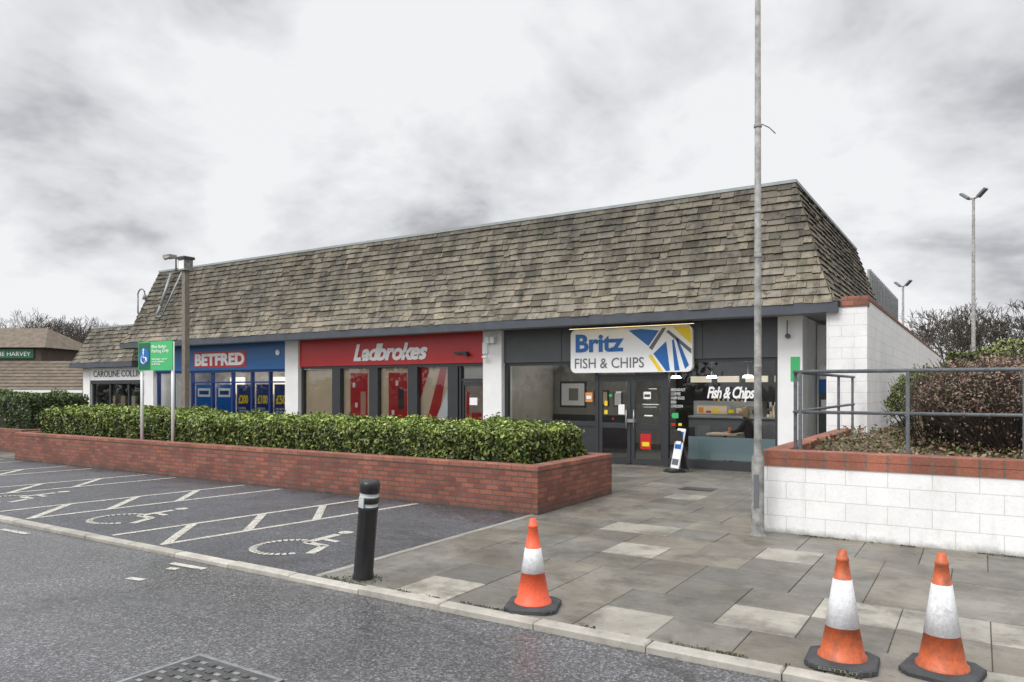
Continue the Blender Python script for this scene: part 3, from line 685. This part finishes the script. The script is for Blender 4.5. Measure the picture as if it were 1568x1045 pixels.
# --- blue bookmaker
b=MB()
b.box(-25.82,-18.66,16.04,16.3,2.42,3.29,'blue'); b.box(-25.82,-18.66,16.1,16.25,2.34,2.418,'dkblue')
xsb=[-25.8,-24.9,-23.75,-22.6,-21.5,-20.5,-19.6,-18.7]
for x in xsb: b.box(x-.035,x+.035,16.14,16.26,0,2.338,'dkblue')
b.box(-25.78,-18.7,16.15,16.25,0.0,0.35,'dkblue'); b.box(-23.7,-18.7,16.152,16.248,1.98,2.03,'dkblue')
for i,(x0,x1) in enumerate(zip(xsb[1:-1],xsb[2:])):
    if i==0: continue
    b.box(x0+.14,x1-.10,16.232,16.24,0.5,1.93,'dkblue' if i>2 else 'brblue')
    b.box(x0+.22,x1-.2,16.226,16.231,0.55,0.85,'white' if i%2 else 'yellow')
    if i<=2: b.box(x0+.25,x1-.2,16.226,16.231,1.5,1.8,'white'); b.box(x0+.33,x1-.28,16.222,16.2255,1.58,1.72,'dkblue')
b.box(-25.8,-18.7,18.4,18.5,0.02,2.75,'wallint'); 
for x in (-23.2,-21,-19.5): b.box(x,x+0.8,17.35,17.39,1.6,2.2,'screen')
b.cyl((-19.05,16.0,2.95),(-19.05,16.06,2.95),.09,.09,'white',14)
b.build('blue_bookmaker_front',bld)
for x0,t in ((-21.26,'£200'),(-20.28,'£100'),(-19.38,'£50')): 
    text('poster_text',t,x0,x0+0.5,16.228,1.28,1.58,'yellow',bld,bold=0.04)
    text('poster_text','FREE BETS\nFOR JUST £10',x0,x0+0.5,16.228,0.98,1.16,'white',bld)
pane(-25.78,-18.7,0.35,2.33,16.198,'blue_bookmaker_glass')
b=MB()
b.box(-23.45,-20.62,16.03,16.039,2.52,3.06,'red'); b.build('lettering_backing',bld)
text('blue_bookmaker_lettering','BETFRED',-23.38,-20.7,16.028,2.58,3.0,'white',bld,bold=0.05,sp=1.02)

# --- clothes shop in the lower block
b=MB()
b.box(-30.4,-26.42,16.12,16.4,2.12,2.62,'white'); b.box(-30.4,-26.42,16.15,16.32,0,0.5,'darkframe')
for x in (-30.35,-29.1,-27.8,-26.5): b.box(x-.04,x+.04,16.2,16.29,0.5,2.115,'darkframe')
b.box(-30.4,-26.42,17.5,17.6,0,2.6,'dark'); b.box(-30.4,-26.42,16.15,16.32,1.98,2.117,'darkframe')
for i in range(5): b.box(-29.9+i*.7,-29.6+i*.7,16.7,16.8,1.0,1.5,random.choice(['wallint','white','cream']))
b.build('clothes_shop_front',bld)
pane(-30.4,-26.42,0.5,2.0,16.25,'clothes_shop_glass')
text('clothes_shop_lettering','CAROLINE COLLINS',-30.15,-26.6,16.115,2.25,2.5,'black',bld)

b=MB()
def flood(x,z,y=15.9):
    b.box(x-.14,x-.02,y-.08,y+.03,z-.08,z+.08,'white'); b.box(x+.02,x+.14,y-.08,y+.03,z-.08,z+.08,'white'); b.box(x-.03,x+.03,y+.03,15.98,z-.03,z+.03,'white')
flood(-10.72,3.05); b.box(-11.0,-10.85,15.92,15.98,2.7,3.0,'white'); b.cyl((-10.95,15.85,2.62),(-10.8,15.85,2.6),.03,.03,'white',8)
b.cyl((-3.35,15.9,2.88),(-3.35,15.98,2.88),.05,.05,'grey',10); b.cyl((-3.35,15.86,2.86),(-3.35,15.9,3.2),.012,.012,'grey',6)
b.box(-3.30,-3.12,15.965,15.979,1.95,2.45,'green')
b.build('wall_lights',bld)
b=MB()
b.tube([(-24.9,15.5,4.3),(-24.75,15.6,4.75),(-24.75,16.0,5.95)],0.05,'alum'); b.tube([(-24.75,15.45,4.35),(-24.45,15.45,4.35),(-24.1,16.0,5.95)],0.03,'alum')
b.tube([(-24.6,16.1,6.1),(-24.6,16.1,6.55)],0.03,'postbrown'); b.box(-24.95,-24.55,15.8,16.1,6.5,6.62,'postgrey'); b.cyl((-24.7,15.7,6.45),(-24.55,15.85,6.50),.06,.05,'postgrey',8)
arc=[(-25.45+0.22*math.cos(t),15.3,5.15+0.22*math.sin(t)) for t in np.linspace(R(200),R(0),9)]
b.tube([(-25.66,15.75,4.3),(-25.66,15.3,4.5),(-25.66,15.3,5.1)]+arc,0.025,'postgrey'); b.cyl((-25.23,15.3,5.15),(-25.23,15.3,4.98),.05,.09,'postgrey',10)
b.build('roof_cctv_brackets',bld)
b=MB(); b.box(-3.0,-2.6,17.4,17.45,0,2.0,'greyband'); b.box(-3.05,-2.58,17.45,17.6,0,3.2,'render')
b.box(-3.0,-2.6,17.38,17.399,1.7,2.1,'brblue'); b.box(-2.95,-2.65,17.37,17.379,1.3,1.55,'white'); b.box(-2.98,-2.6,17.36,17.379,2.0,2.3,'white')
b.build('passage_door',bld)
b=MB(); b.box(-7,-3.15,27.2,37,0,4.9,'brownwall'); b.build('rear_extension',bld)
b=MB(); b.box(-3.15,-3.08,27,37,4.75,5.75,'alum')
for i in range(20): b.box(-3.08,-3.04,27.1+i*.5,27.2+i*.5,4.75,5.75,'galv')
b.build('rear_metal_parapet',bld)

# ------------------------------------------------------------------ tall boundary wall
tw=empty('boundary_wall'); b=MB()
b.box(-2.52,-1.80,15.42,15.65,0,3.36,'blockhi'); b.box(-2.03,-1.80,15.65,46,0,3.48,'blockhi'); b.build('block_wall',tw)
b=MB(); b.box(-2.26,-1.785,15.40,15.648,3.362,3.56,'coping',bev=.01); b.box(-2.05,-1.785,15.65,46,3.482,3.56,'coping',bev=.01); b.build('brick_coping',tw)
# ------------------------------------------------------------------ low retaining wall with raised bed
rw=empty('retaining_wall'); b=MB()
b.box(-2.29,9,9.55,9.77,-0.05,0.83,'block'); b.box(-2.29,-2.07,9.77,15.4,-0.05,0.83,'block'); b.build('block_wall',rw)
b=MB(); b.box(-2.30,9,9.535,9.79,0.832,0.93,'coping_e'); b.box(-2.30,-2.05,9.79,15.4,0.832,0.93,'coping_e')
b.box(-2.30,9,9.53,9.79,0.932,1.03,'coping_e',bev=.008); b.box(-2.30,-2.05,9.79,15.4,0.932,1.03,'coping_e',bev=.008); b.build('brick_coping',rw)
b=MB(); b.box(-2.06,9,9.78,15.4,0,0.93,'soil'); b.box(-1.78,40,15.4,46,0,0.93,'soil'); b.build('soil_bed',rw)
n=4500; P=np.stack([np.random.uniform(-2.0,4,n),np.random.uniform(9.82,14.5,n),np.random.uniform(0.94,1.03,n)],1)
P[:,2]+=np.clip((P[:,1]-9.8)*0.04,0,.15)*np.random.rand(n)
Cc=np.array([(0.20,0.13,0.07),(0.12,0.08,0.045),(0.09,0.12,0.03),(0.27,0.20,0.12)])[np.random.randint(0,4,n)]
leaves(P,np.tile([0,0,1.0],(n,1)),0.07,Cc,'leaf_litter',rw)
n=5000; k=np.random.randint(0,6,n)
wx=np.where(k<2,np.random.uniform(-5.3,2.5,n),np.where(k<4,np.random.uniform(-2.2,4,n),np.where(k<5,-4.93+np.random.randn(n)*0.09,np.random.uniform(-20,-5.4,n))))
wy=np.where(k<2,5.003+np.random.randn(n)*0.006,np.where(k<4,9.52-np.abs(np.random.randn(n))*0.02,np.where(k<5,5.15+np.random.randn(n)*0.08,9.03-np.abs(np.random.randn(n))*0.02)))
keep=((np.sin(wx*7)+np.sin(wx*17.3+1)+np.sin(wx*3.1)>0.2)&(k!=4))|((k==4)&(np.random.rand(n)<0.45))
P=np.stack([wx,wy,0.004+np.abs(np.random.randn(n))*0.006],1)[keep]; n=len(P)
Cc=np.array([(0.07,0.085,0.025),(0.09,0.08,0.04),(0.05,0.055,0.022)])[np.random.randint(0,3,n)]
leaves(P,np.tile([0,0,1.0],(n,1)),0.022,Cc,'moss_and_weeds')
def bushmass(name,c,h,n,size,pal,pw=2.4,twigs=0,zmin=None):
    e=empty(name,c); d=np.random.randn(n,3); d[:,2]=np.where(np.random.rand(n)<0.8,np.abs(d[:,2]),d[:,2]); 
    nn=(np.abs(d)**pw).sum(1)**(1/pw); q=d/nn[:,None]
    dep=np.minimum(np.random.exponential(0.10,n),0.5)
    Pp=q*np.array(h)*(1-dep)[:,None]; Pp=Pp*(1+lump(q*4+c[0],0.06,1.9))[:,None]
    if zmin is not None: k=Pp[:,2]>zmin; Pp=Pp[k]; q=q[k]; dep=dep[k]
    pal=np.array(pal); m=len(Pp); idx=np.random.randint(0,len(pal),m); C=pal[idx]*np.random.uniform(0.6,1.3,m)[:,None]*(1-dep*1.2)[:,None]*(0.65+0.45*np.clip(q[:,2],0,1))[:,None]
    leaves(Pp,q/np.linalg.norm(q,axis=1)[:,None],size,C,'leaf_mass',e)
    b=MB()
    for i in range(twigs):
        v=Vector(d[i]).normalized(); v.z=abs(v.z)*0.8+0.1
        nn_=(sum(abs(x)**pw for x in v))**(1/pw); v=v/nn_
        tip=Vector((v.x*h[0],v.y*h[1],v.z*h[2]))*random.uniform(0.9,1.18)
        root=Vector((v.x*h[0]*0.35,v.y*h[1]*0.3,-h[2]*0.85)); mid=(root+tip)/2+Vector((random.uniform(-.1,.1),random.uniform(-.1,.1),0.05))
        b.cyl(root,mid,0.008,0.006,'bark',4,cap=False); b.cyl(mid,tip,0.006,0.003,'bark',4,cap=False)
    if twigs: b.build('twigs',e)
    return e
bp=[(0.27,0.165,0.13),(0.23,0.14,0.105),(0.33,0.215,0.155),(0.18,0.18,0.085),(0.16,0.10,0.08)]
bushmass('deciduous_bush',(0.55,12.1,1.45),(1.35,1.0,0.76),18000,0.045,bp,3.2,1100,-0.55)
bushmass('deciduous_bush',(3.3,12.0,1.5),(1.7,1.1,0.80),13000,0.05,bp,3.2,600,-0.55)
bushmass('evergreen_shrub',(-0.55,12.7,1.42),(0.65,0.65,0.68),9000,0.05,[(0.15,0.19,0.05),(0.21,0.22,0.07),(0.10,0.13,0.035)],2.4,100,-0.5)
hedge('evergreen_hedge',-0.6,9,17.5,19.5,0.9,2.62,18000,0.10,palette=[(0.16,0.19,0.06),(0.21,0.23,0.075),(0.11,0.13,0.035)],amp=0.12,f=1.2)

rl=empty('handrail'); b=MB(); yr=9.9
for x in (-1.93,-0.72,0.42,1.6,2.8,4.0): b.box(x-.02,x+.02,yr-.02,yr+.02,0.93,2.0,'rail')
b.cyl((-2.0,yr,2.01),(9,yr,2.01),0.024,0.024,'rail',10); b.cyl((-2.0,yr,1.50),(9,yr,1.50),0.021,0.021,'rail',10)
b.box(-2.02,-1.98,yr+.05,yr+.09,0.93,2.0,'rail')
b.cyl((-2.0,yr,2.01),(-2.0,15.2,2.01),0.024,0.024,'rail',10); b.cyl((-2.0,yr,1.50),(-2.0,15.2,1.50),0.021,0.021,'rail',10)
for y in (13.4,15.0): b.box(-2.02,-1.98,y-.02,y+.02,0.93,2.0,'rail')
b.build('rails_and_posts',rl)

# ------------------------------------------------------------------ street furniture
def tall_lamp():
    e=empty('street_lamp',(-2.30,9.27,0)); b=MB()
    b.lathe([(0.10,0.0),(0.085,0.02),(0.078,0.05),(0.074,0.90),(0.07,0.95),(0.050,0.99),(0.046,1.05),(0.030,8.2)],['postgrey']*8,n=20)
    b.box(-.03,.03,-.082,-.07,0.35,0.75,'grey')
    for z in (2.05,3.4,5.0,3.95): b.lathe([(0.047,z),(0.049,z+.01),(0.049,z+.03),(0.044,z+.04)],['postgrey']*4,n=16)
    b.tube([(0.05,0,5.03),(0.13,0.02,4.98),(0.20,0.04,4.90)],0.006,'black',5)
    b.build('post',e)
    b=MB(); b.tube([(0,0,8.2),(0,-0.15,8.35),(0,-0.5,8.45)],0.028,'postgrey'); b.box(-.13,.13,-1.05,-.45,8.40,8.50,'grey'); b.box(-.11,.11,-1.0,-.5,8.36,8.40,'white'); b.build('lantern',e)
tall_lamp()
def double_lamp(x,y,h,r=0.09,z0=0):
    e=empty('street_lamp',(x,y,z0)); b=MB()
    b.lathe([(r*1.3,0),(r*1.3,1.2),(r,1.3),(r*0.65,h)],['postgrey']*4,n=12)
    u=Vector((0.845,-0.535,0))
    for s in (-1,1):
        b.tube([(0,0,h),tuple(u*s*.2+Vector((0,0,h+.05)))],0.04,'postgrey')
        a=u*s
        Mx=Matrix.Translation((a.x*.36,a.y*.36,h+.18))@Matrix.Rotation(math.atan2(a.y,a.x),4,'Z')@Matrix.Rotation(R(-40),4,'Y')
        b.box(-.22,.22,-.11,.11,-.05,.06,'grey',M4=Mx,bev=.03)
    b.build('post_and_heads',e)
x,y=Wd(19.35,31); double_lamp(x,y,9.75,0.085)
x,y=Wd(23.8,45); double_lamp(x,y,8.0,0.09)
x,y=Wd(31,45); double_lamp(x,y,5.4,0.07)
e=empty('street_lamp',(-19.4,13.0,0)); b=MB()
b.box(-.075,.075,-.075,.075,0,5.2,'postbrown',bev=.01); b.box(-.14,.14,-.14,.14,5.2,5.52,'postgrey'); b.box(-.18,.18,-.18,.18,5.52,5.6,'darkframe',bev=.02); b.box(-.12,.12,-.145,-.141,5.24,5.48,'white')
b.build('post_and_lantern',e)
e=empty('parking_sign',(-14.85,9.28,0)); b=MB()
for x in (-.56,.56): b.cyl((x,0,0.58),(x,0,2.78),.032,.032,'white',10)
b.box(-.62,.62,-.05,-.034,2.18,2.80,'green'); b.box(-.60,-.17,-.055,-.0505,2.2,2.78,'ltgreen')
b.cyl((-.385,-.056,2.48),(-.385,-.062,2.48),.19,.19,'brblue',24)
pts=[(-.40,2.60),(-.40,2.46),(-.31,2.46),(-.27,2.36)]
for (xa,za),(xb,zb_) in zip(pts[:-1],pts[1:]): b.cyl((xa,-.066,za),(xb,-.066,zb_),.014,.014,'white',6)
arc=[(-.40+.085*math.cos(t),-.066,2.42+.085*math.sin(t)) for t in np.linspace(R(120),R(360),9)]
b.tube(arc,.012,'white',6); b.cyl((-.40,-.062,2.63),(-.40,-.068,2.63),.025,.025,'white',10)
b.build('board_and_posts',e)
text('sign_text','Blue Badge\nParking Only',-.11,.50,-.051,2.54,2.72,'white',e); text('sign_text','Valid badge must be\nclearly displayed\nat all times',-.11,.44,-.051,2.30,2.44,'white',e)

e=empty('bollard',(-4.93,5.15,0)); e.rotation_euler=(0,R(7),R(-10)); b=MB()
b.lathe([(0.100,-0.03),(0.098,0.02),(0.092,0.04),(0.090,0.66),(0.094,0.665),(0.094,0.70),(0.088,0.705),(0.088,0.735),(0.094,0.74),(0.094,0.79),(0.088,0.795),(0.088,0.83),(0.094,0.835),(0.094,0.915),(0.080,0.945),(0.03,0.955)],
  ['black','black','black','black','black','black','reflect','black','black','black','reflect','black','black','black','black','black'],n=28)
b.box(-.02,.05,-.1005,-.09,0.70,0.80,'reflect')
b.build('post',e)
def cone(x,y,h,mat,f1,f2,rz,tilt,dirty):
    e=empty('traffic_cone',(x,y,0.003)); e.rotation_euler=(R(tilt),0,R(rz)); b=MB()
    rb=0.132; rt=0.026; zb=0.05
    def r(z): return rb+(rt-rb)*(z-zb)/(h-zb)
    z2=h*(1-f2); z1=h*(1-f1)
    prof=[(0.155,zb-.012),(0.150,zb+.010),(rb+.004,zb+.020),(r(z2),z2),(r(z2)+.0035,z2+.001),(r(z1)+.0035,z1),(r(z1),z1+.001),(r(h*.90),h*.90),(r(h*.9)+.004,h*.905),(r(h*.93)+.004,h*.93),(r(h*.93)-.001,h*.935),(rt,h-.004),(rt-.007,h),(rt-.009,h-.03)]
    ks=[mat,mat,mat,'cone_white','cone_white','cone_white',mat,mat,mat,mat,mat,mat,mat,'black']
    b.lathe(prof,ks,n=36); b.build('cone_body',e)
    b=MB(); s=0.215; c=0.075
    P=[(s,-s+c),(s,s-c),(s-c,s),(-s+c,s),(-s,s-c),(-s,-s+c),(-s+c,-s),(s-c,-s)]
    lv=[(1.0,0.0),(1.0,0.028),(0.96,0.038),(0.80,0.046),(0.55,0.046)]
    for (k0,z0),(k1,z1_) in zip(lv[:-1],lv[1:]):
        for i in range(8):
            j=(i+1)%8; b.face([(P[i][0]*k0,P[i][1]*k0,z0),(P[j][0]*k0,P[j][1]*k0,z0),(P[j][0]*k1,P[j][1]*k1,z1_),(P[i][0]*k1,P[i][1]*k1,z1_)],'rubber')
    for i in range(4):
        t=R(45+90*i); b.box(math.cos(t)*.22-.03,math.cos(t)*.22+.03,math.sin(t)*.22-.03,math.sin(t)*.22+.03,0,.03,'rubber',bev=.006)
    b.build('rubber_base',e)
    return e
cone(-3.10,5.22,0.73,'cone_bright',0.33,0.60,20,0.5,0)
e=cone(-0.76,5.24,0.74,'cone_dull',0.26,0.67,3,-1.2,1)
text('base_lettering','ESSTTUIT',-.12,.12,-.2152,.006,.024,'faded',e,bold=0.01,zdepth=.002)
cone(-0.20,5.40,0.76,'cone_dull',0.26,0.67,-12,1.0,1)
e=empty('pavement_sign',(-5.55,15.3,0)); e.rotation_euler=(0,0,R(-38)); b=MB()
Mx=Matrix.Rotation(R(-12),4,'X')
b.box(-.16,.16,-.18,.18,0.0,0.06,'black',bev=.03)
b.box(-.15,.15,-.025,.0,0.08,0.95,'white',M4=Mx,bev=.02); b.box(-.12,.12,-.03,-.0255,0.50,0.88,'brblue',M4=Mx); b.box(-.09,.09,-.034,-.0305,0.60,0.78,'white',M4=Mx)
b.box(-.12,.12,-.03,-.0255,0.15,0.28,'grey',M4=Mx)
Mx2=Matrix.Translation((0,.28,0))@Matrix.Rotation(R(14),4,'X'); b.box(-.15,.15,-.01,.01,0.05,0.92,'dark',M4=Mx2)
b.build('a_frame_board',e)

# ------------------------------------------------------------------ seated customer inside the shop
def skinmesh(name,verts,edges,rad,mat,parent,root=0,sub=2):
    me=bpy.data.meshes.new(name); me.from_pydata(verts,edges,[]); me.update()
    o=bpy.data.objects.new(name,me); COL.objects.link(o); o.parent=parent
    me.materials.append(M[mat])
    md=o.modifiers.new('skin','SKIN'); 
    for i,r in enumerate(rad): me.skin_vertices[0].data[i].radius=(r,r) if not hasattr(r,'__len__') else r
    me.skin_vertices[0].data[root].use_root=True
    s=o.modifiers.new('sub','SUBSURF'); s.levels=sub; s.render_levels=sub
    md.use_smooth_shade=True
    return o
pe=empty('seated_customer',(-4.42,17.15,0.0))
V=[(0,0,0.56),(0.0,0,0.78),(-0.05,0,0.98),(-0.10,0,1.10),(-0.14,0,1.17),
   (-0.08,-0.17,1.02),(-0.22,-0.24,0.83),(-0.42,-0.12,0.79),
   (-0.08,0.17,1.02),(-0.22,0.24,0.83),(-0.42,0.12,0.79),
   (-0.04,-0.10,0.54),(-0.42,-0.11,0.52),(-0.42,-0.11,0.10),(-0.54,-0.11,0.05),
   (-0.04,0.10,0.54),(-0.42,0.11,0.52),(-0.42,0.11,0.10),(-0.54,0.11,0.05)]
E=[(0,1),(1,2),(2,3),(3,4),(2,5),(5,6),(6,7),(2,8),(8,9),(9,10),(0,11),(11,12),(12,13),(13,14),(0,15),(15,16),(16,17),(17,18)]
rad=[0.15,0.13,0.14,0.06,0.05,0.07,0.05,0.035,0.07,0.05,0.035,0.10,0.075,0.045,0.04,0.10,0.075,0.045,0.04]
skinmesh('clothed_body',V,E,rad,'cloth',pe)
skinmesh('head',[(-0.14,0,1.15),(-0.17,0,1.24),(-0.19,0,1.32),(-0.27,0,1.25)],[(0,1),(1,2),(1,3)],[0.045,0.075,0.08,0.02],'skin',pe)
skinmesh('hair',[(-0.155,0,1.37),(-0.10,0,1.30),(-0.08,0,1.18),(-0.09,0,1.06)],[(0,1),(1,2),(2,3)],[0.075,0.09,0.075,0.04],'hair',pe)
for s in (-1,1):
    vv=[(-0.42,0.12*s,0.79),(-0.48,0.11*s,0.79)]; ee=[(0,1)]; rr=[0.028,0.03]
    for k,l in enumerate((0.055,0.07,0.075,0.065)):
        yy=0.11*s+(k-1.5)*0.019; i=len(vv); vv+=[(-0.51,yy,0.795),(-0.51-l*.6,yy,0.79),(-0.51-l,yy,0.78)]; ee+=[(1,i),(i,i+1),(i+1,i+2)]; rr+=[0.01,0.009,0.008]
    i=len(vv); vv+=[(-0.47,0.07*s,0.80),(-0.505,0.055*s,0.79)]; ee+=[(1,i),(i,i+1)]; rr+=[0.011,0.009]
    skinmesh('hand',vv,ee,rr,'skin',pe,sub=1)
b=MB()
for s in (-1,1): b.cyl((-0.255,0.03*s,1.275),(-0.262,0.03*s,1.275),.01,.008,'dark',8)
b.box(-0.262,-0.25,-.022,.022,1.205,1.213,'red'); b.build('face_features',pe)

# ------------------------------------------------------------------ pub in the background (left)
ox,oy=Wd(-36,50); pub=empty('pub_building',(ox,oy,-0.95),R(32.34)); b=MB(); g=0.95
b.box(-10,6.7,0,8,0,1.75+g,'pubwall')
e0,e1=1.68+g,3.75+g
b.face([(-11,-.5,e0),(7.2,-.5,e0),(6.3,2.8,e1),(-11,2.8,e1)],'pubroof'); b.face([(7.2,-.5,e0),(7.2,9,e0),(6.3,2.8,e1)],'pubroof'); b.face([(7.2,9,e0),(-11,9,e0),(-11,2.8,e1),(6.3,2.8,e1)],'pubroof')
b.box(-11,7.2,-.53,-.5,e0-.18,e0+.02,'white')
b.box(-11,2.2,3.0,10,3.6,4.85+g,'brownwall')
u0,u1=4.72+g,6.35+g
b.face([(-12,2.6,u0),(2.7,2.6,u0),(0.8,6,u1),(-12,6,u1)],'pubroof'); b.face([(2.7,2.6,u0),(2.7,10,u0),(0.8,6,u1)],'pubroof'); b.face([(2.7,10,u0),(-12,10,u0),(-12,6,u1),(.8,6,u1)],'pubroof')
for k in range(9):
    t=k/9; b.box(-11,7.2-.9*t,-.5+3.3*t-.03,-.5+3.3*t+.02,e0+(e1-e0)*t,e0+(e1-e0)*t+.045,'pubroof')
b.box(-1.4,1.7,2.9,2.98,3.95+g,4.6+g,'ltgreen'); 
for x in (-6,-3,0.5,3.5,5): b.box(x,x+.9,-.03,-.002,0.7+g,1.5+g,'dark')
b.box(2.9,3.5,-.04,-.001,0.2+g,1.6+g,'white')
b.build('walls_and_roofs',pub)
text('pub_lettering','THE HARVEY',-1.2,1.5,2.895,4.12+g,4.42+g,'white',pub)

# ------------------------------------------------------------------ bare trees
def bare_tree(name,x,y,h,seed,spread=0.5,z0=-0.1,levels=6):
    rnd=random.Random(seed); b=MB(); e=empty(name,(x,y,z0))
    def grow(p,d,l,r,lv):
        if lv==0 or l<0.10: return
        q=p+d*l; r2=r*0.68
        b.cyl(p,q,max(r,.014),max(r2,.012),'bark',5 if r>0.06 else 3,cap=False)
        nb=2 if rnd.random()<0.4 else 3
        if lv==levels: nb=4
        for i in range(nb):
            v=Vector((rnd.gauss(0,1),rnd.gauss(0,1),rnd.gauss(0.15,0.7))).normalized()
            nd=(d*0.75+v*spread*(1.2 if i else 0.6)); nd.z+=0.10; nd.normalize()
            grow(q,nd,l*rnd.uniform(0.66,0.88),r2*(1 if i==0 else 0.75),lv-1)
    grow(Vector((0,0,0)),Vector((rnd.uniform(-.08,.08),rnd.uniform(-.08,.08),1)).normalized(),h*0.22,h*0.02,levels)
    zmax=max(v[2] for v in b.v); f=h/zmax
    b.v=[(v[0]*f,v[1]*f,v[2]*f) for v in b.v]
    b.build('trunk_and_branches',e); return e
sd=20
for px,zc,ty in ((35,78,472),(85,84,484),(125,80,486),(160,86,484),(190,76,498),(-15,80,478),(60,88,478),(145,82,494)):
    xc=(px-784)/1131*zc; x,y=Wd(xc,zc); bare_tree('bare_tree',x,y,1.8+0.9+(595-ty)/1131*zc,sd,0.62,-0.9,8); sd+=1
for px,zc,ty in ((1462,48,464),(1495,44,458),(1535,46,466),(1580,45,456),(1440,60,500)):
    xc=(px-784)/1131*zc; x,y=Wd(xc,zc); bare_tree('bare_tree',x,y,1.8+(595-ty)/1131*zc,sd,0.62,0,8); sd+=1
def belt(name,pts,hh,n,size):
    P=[];
    for _ in range(n):
        t=random.random()*(len(pts)-1); i=int(t); f=t-i; a=pts[i]; c=pts[i+1]
        x=a[0]+(c[0]-a[0])*f; y=a[1]+(c[1]-a[1])*f; H=hh*(0.6+0.35*math.sin(x*0.21+y*.13)+0.25*math.sin(x*.57+1)*math.cos(y*.43))
        P.append((x+random.gauss(0,1.5),y+random.gauss(0,1.5),-1+random.random()**0.8*max(H,1.5)))
    P=np.array(P); C=np.array([(0.075,0.065,0.045),(0.06,0.075,0.035),(0.095,0.08,0.06)])[np.random.randint(0,3,n)]*np.random.uniform(.7,1.3,n)[:,None]
    leaves(P,np.random.randn(n,3),size,C,name)
belt('reflection_trees',[Wd(-110,95),Wd(-60,100),Wd(-20,110)],6.0,9000,0.7)
belt('reflection_trees',[Wd(22,100),Wd(60,90),Wd(100,70)],4.5,9000,0.8)
belt('reflection_trees',[(-70,-34),(-30,-36),(0,-35),(40,-32)],6.0,9000,0.9)  # unseen trees added behind the camera to darken reflections in the shop glass
belt('reflection_trees',[(-75,28),(-70,0),(-70,-34)],6,4000,0.9)
print('done')
